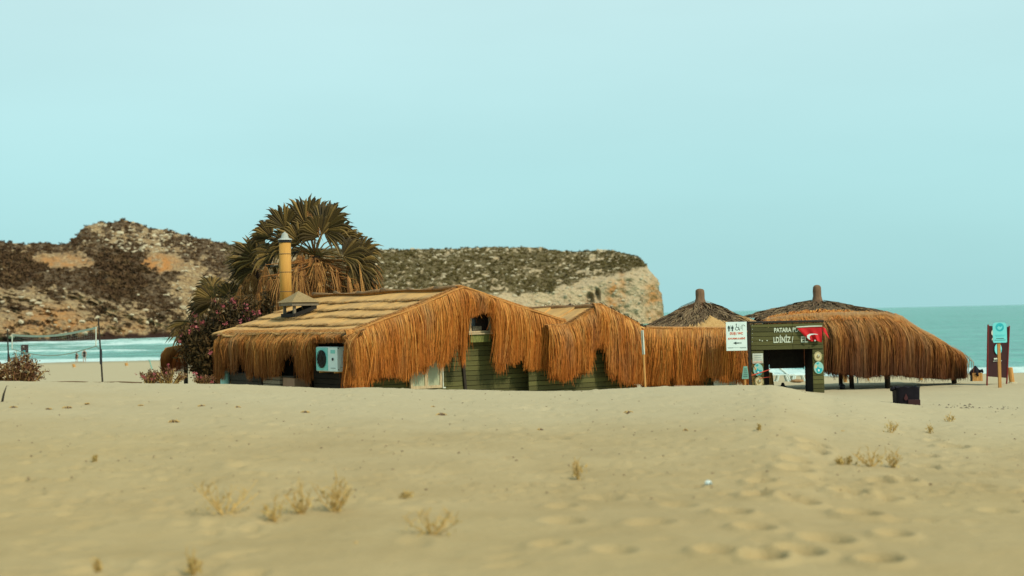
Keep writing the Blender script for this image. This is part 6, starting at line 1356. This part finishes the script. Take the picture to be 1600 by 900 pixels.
TW = [(352, 806, 105, 62, 'branching dry plant with bare spread stems on the left foreground sand', 1, 9), (430, 812, 45, 30, 'small dry sprig left of the bushy yellow tufts', 2, 6), (470, 803, 48, 46, 'upright ochre tuft left of the bushiest yellow tuft', 3, 9), (523, 800, 56, 56, 'bushiest yellow dry tuft of the foreground', 4, 14), (673, 836, 100, 44, 'low wide dry plant in front of all the other tufts at centre', 5, 10), (905, 750, 24, 36, 'lone narrow dry tuft at the middle of the sand', 6, 7),
      (1362, 729, 60, 30, 'wide pale dry tuft at right among the footprints', 7, 10), (1397, 731, 26, 30, 'narrow pale tuft touching the wide one at right', 8, 7), (1313, 727, 14, 16, 'tiny dry sprig left of the wide pale tuft', 9, 4), (1326, 726, 12, 18, 'tiny upright blade pair right of the tiny sprig', 10, 3), (1392, 676, 26, 22, 'thin dry sprig below the black litter bin', 11, 5), (1453, 677, 12, 18, 'single ochre blade right of the thin sprig', 12, 3), (1484, 659, 16, 14, 'dark twiggy sprig at the upper right sand', 13, 4),
      (300, 898, 30, 36, 'orange dry tuft cut by the bottom edge', 14, 7), (152, 896, 16, 26, 'faint brown sprig at lower left bottom edge', 15, 4), (634, 778, 26, 12, 'flat faint sprig above the low wide plant', 16, 4), (148, 722, 8, 14, 'short single blade on the left sand', 17, 2), (1186, 673, 6, 14, 'single upright stalk near the top of the middle sand', 18, 1)]
for t in TW: twig_plant(t[0], t[1], t[2], t[3], t[4], t[5], t[6])
p = gnd(3, 628); o = thing('leaning_stick', 'dark blade of dead grass leaning at the left frame edge', 'stick', p); m = MB(); m.tube([p - UP * .02, p + V(.03, 0, .12), p + V(.08, 0, .26)], [.02, .016, .004], 6); m.build('stem', MT['dark_wood'], o)
p = gnd(1107, 759); o = thing('crumpled_paper', 'small crumpled white scrap of litter on the sand', 'litter', p)
r = np.random.default_rng(5); P = []
for i in range(6):
    for j in range(6): P.append(p + V((i - 2.5) * .014, (j - 2.5) * .014, .02 + .02 * r.random() + .03 * (1 - abs(i - 2.5) / 2.5) * (1 - abs(j - 2.5) / 2.5)))
m = MB(); P = np.array(P).reshape(6, 6, 3); m.grid(P); m.grid((P - V(0, 0, .012))[:, ::-1]); m.build('sheet', MT['litter'], o)
for px, py, w_, lab, sd in ((105, 638, 16, 'largest dark clump of dried weed on the left upper sand', 1), (270, 660, 20, 'brown clump of dried weed nearer than the others at left', 2), (21, 637, 12, 'small brown clump near the left edge', 3), (75, 640, 12, 'small brown clump left of the dark one', 4), (136, 631, 8, 'tiny dark clump above the dark one', 5), (220, 634, 9, 'tiny weed clump left of the middle pair', 6), (315, 635, 12, 'weed clump at middle left below the crate', 7), (370, 637, 12, 'weed clump below the crates of the hut', 8), (477, 645, 14, 'brown weed clump below the air conditioner', 9), (677, 636, 8, 'dark round clump below the double window', 10), (690, 649, 18, 'orange brown weed clump below the hut gable', 11), (982, 645, 14, 'orange brown weed clump below the boundary stake', 12), (1070, 673, 14, 'pale orange weed clump on the middle right sand', 13), (243, 783, 9, 'small dark clod on the lower left sand', 14), (555, 849, 8, 'small brown clod at the bottom centre', 15), (845, 672, 12, 'flat orange fleck on the central sand', 16), (1317, 674, 6, 'tiny dark clod on the right sand', 17)):
    p = gnd(px, py); k = p[1] / F * w_ / 2 * .7; o = thing('weed_clump', lab, 'debris', p, 'scraps of dried weed on the sand'); m = MB(); m.lathe(p, [(k, -.01), (k * .8, k * .25), (k * .35, k * .5), (.01, k * .6)], 9, wob=.5, seed=sd); m.build('mass', MT['clod'], o)
    m = MB(); g = random.Random(sd)
    for i in range(7): a = g.uniform(0, 6.3); m.tube([p + V(0, 0, k * .2), p + V(math.cos(a) * k * .8, math.sin(a) * k * .8, k * .5), p + V(math.cos(a) * k * 1.5, math.sin(a) * k * 1.5, k * .1)], .006, 4)
    m.build('stalks', MT['twig'], o)
# flecks too many to count
def flecks():
    g = np.random.default_rng(8); n = 900; Y = np.exp(g.uniform(np.log(13), np.log(30), n)); px = g.uniform(-20, 1620, n); x = (px - 800) / F * Y; z = gbase(x, Y); C = np.stack([x, Y, z + .004], -1)
    s = .004 + .010 * g.random((n, 1))**3; a = g.random(n) * 6.28; ax = np.stack([np.cos(a), np.sin(a), 0 * a], -1); bx = np.stack([-np.sin(a), np.cos(a), 0 * a], -1)
    v = np.stack([C - ax * s * 1.8, C + bx * s, C + ax * s * 1.8, C - bx * s, C + UP * s * .9], 1).reshape(-1, 3); b = (np.arange(n) * 5)[:, None]
    f = np.concatenate([b + np.array([[i, (i + 1) % 4, 4]]) for i in range(4)]); tag(fastmesh('sand_debris', v, f, MT['clod']), kind='stuff')
    # broken shells and twigs along the track at right
    n = 70; px = g.uniform(1450, 1640, n); py = 632 + (px - 1450) * .06 + g.normal(size=n) * 2.2; Q = np.array([gnd(a_, b_, 20, 45) for a_, b_ in zip(px, py)]); s = .006 + .020 * g.random((n, 1))**2; a = g.random(n) * 6.28
    ax = np.stack([np.cos(a), np.sin(a), 0 * a], -1); bx = np.stack([-np.sin(a), np.cos(a), 0 * a], -1); v = np.stack([Q - ax * s * 2, Q + bx * s, Q + ax * s * 2, Q - bx * s, Q + UP * s * 1.3], 1).reshape(-1, 3); b = (np.arange(n) * 5)[:, None]
    f = np.concatenate([b + np.array([[i, (i + 1) % 4, 4]]) for i in range(4)]); tag(fastmesh('track_debris', v, f, MT['grey_wood']), kind='stuff')
flecks()
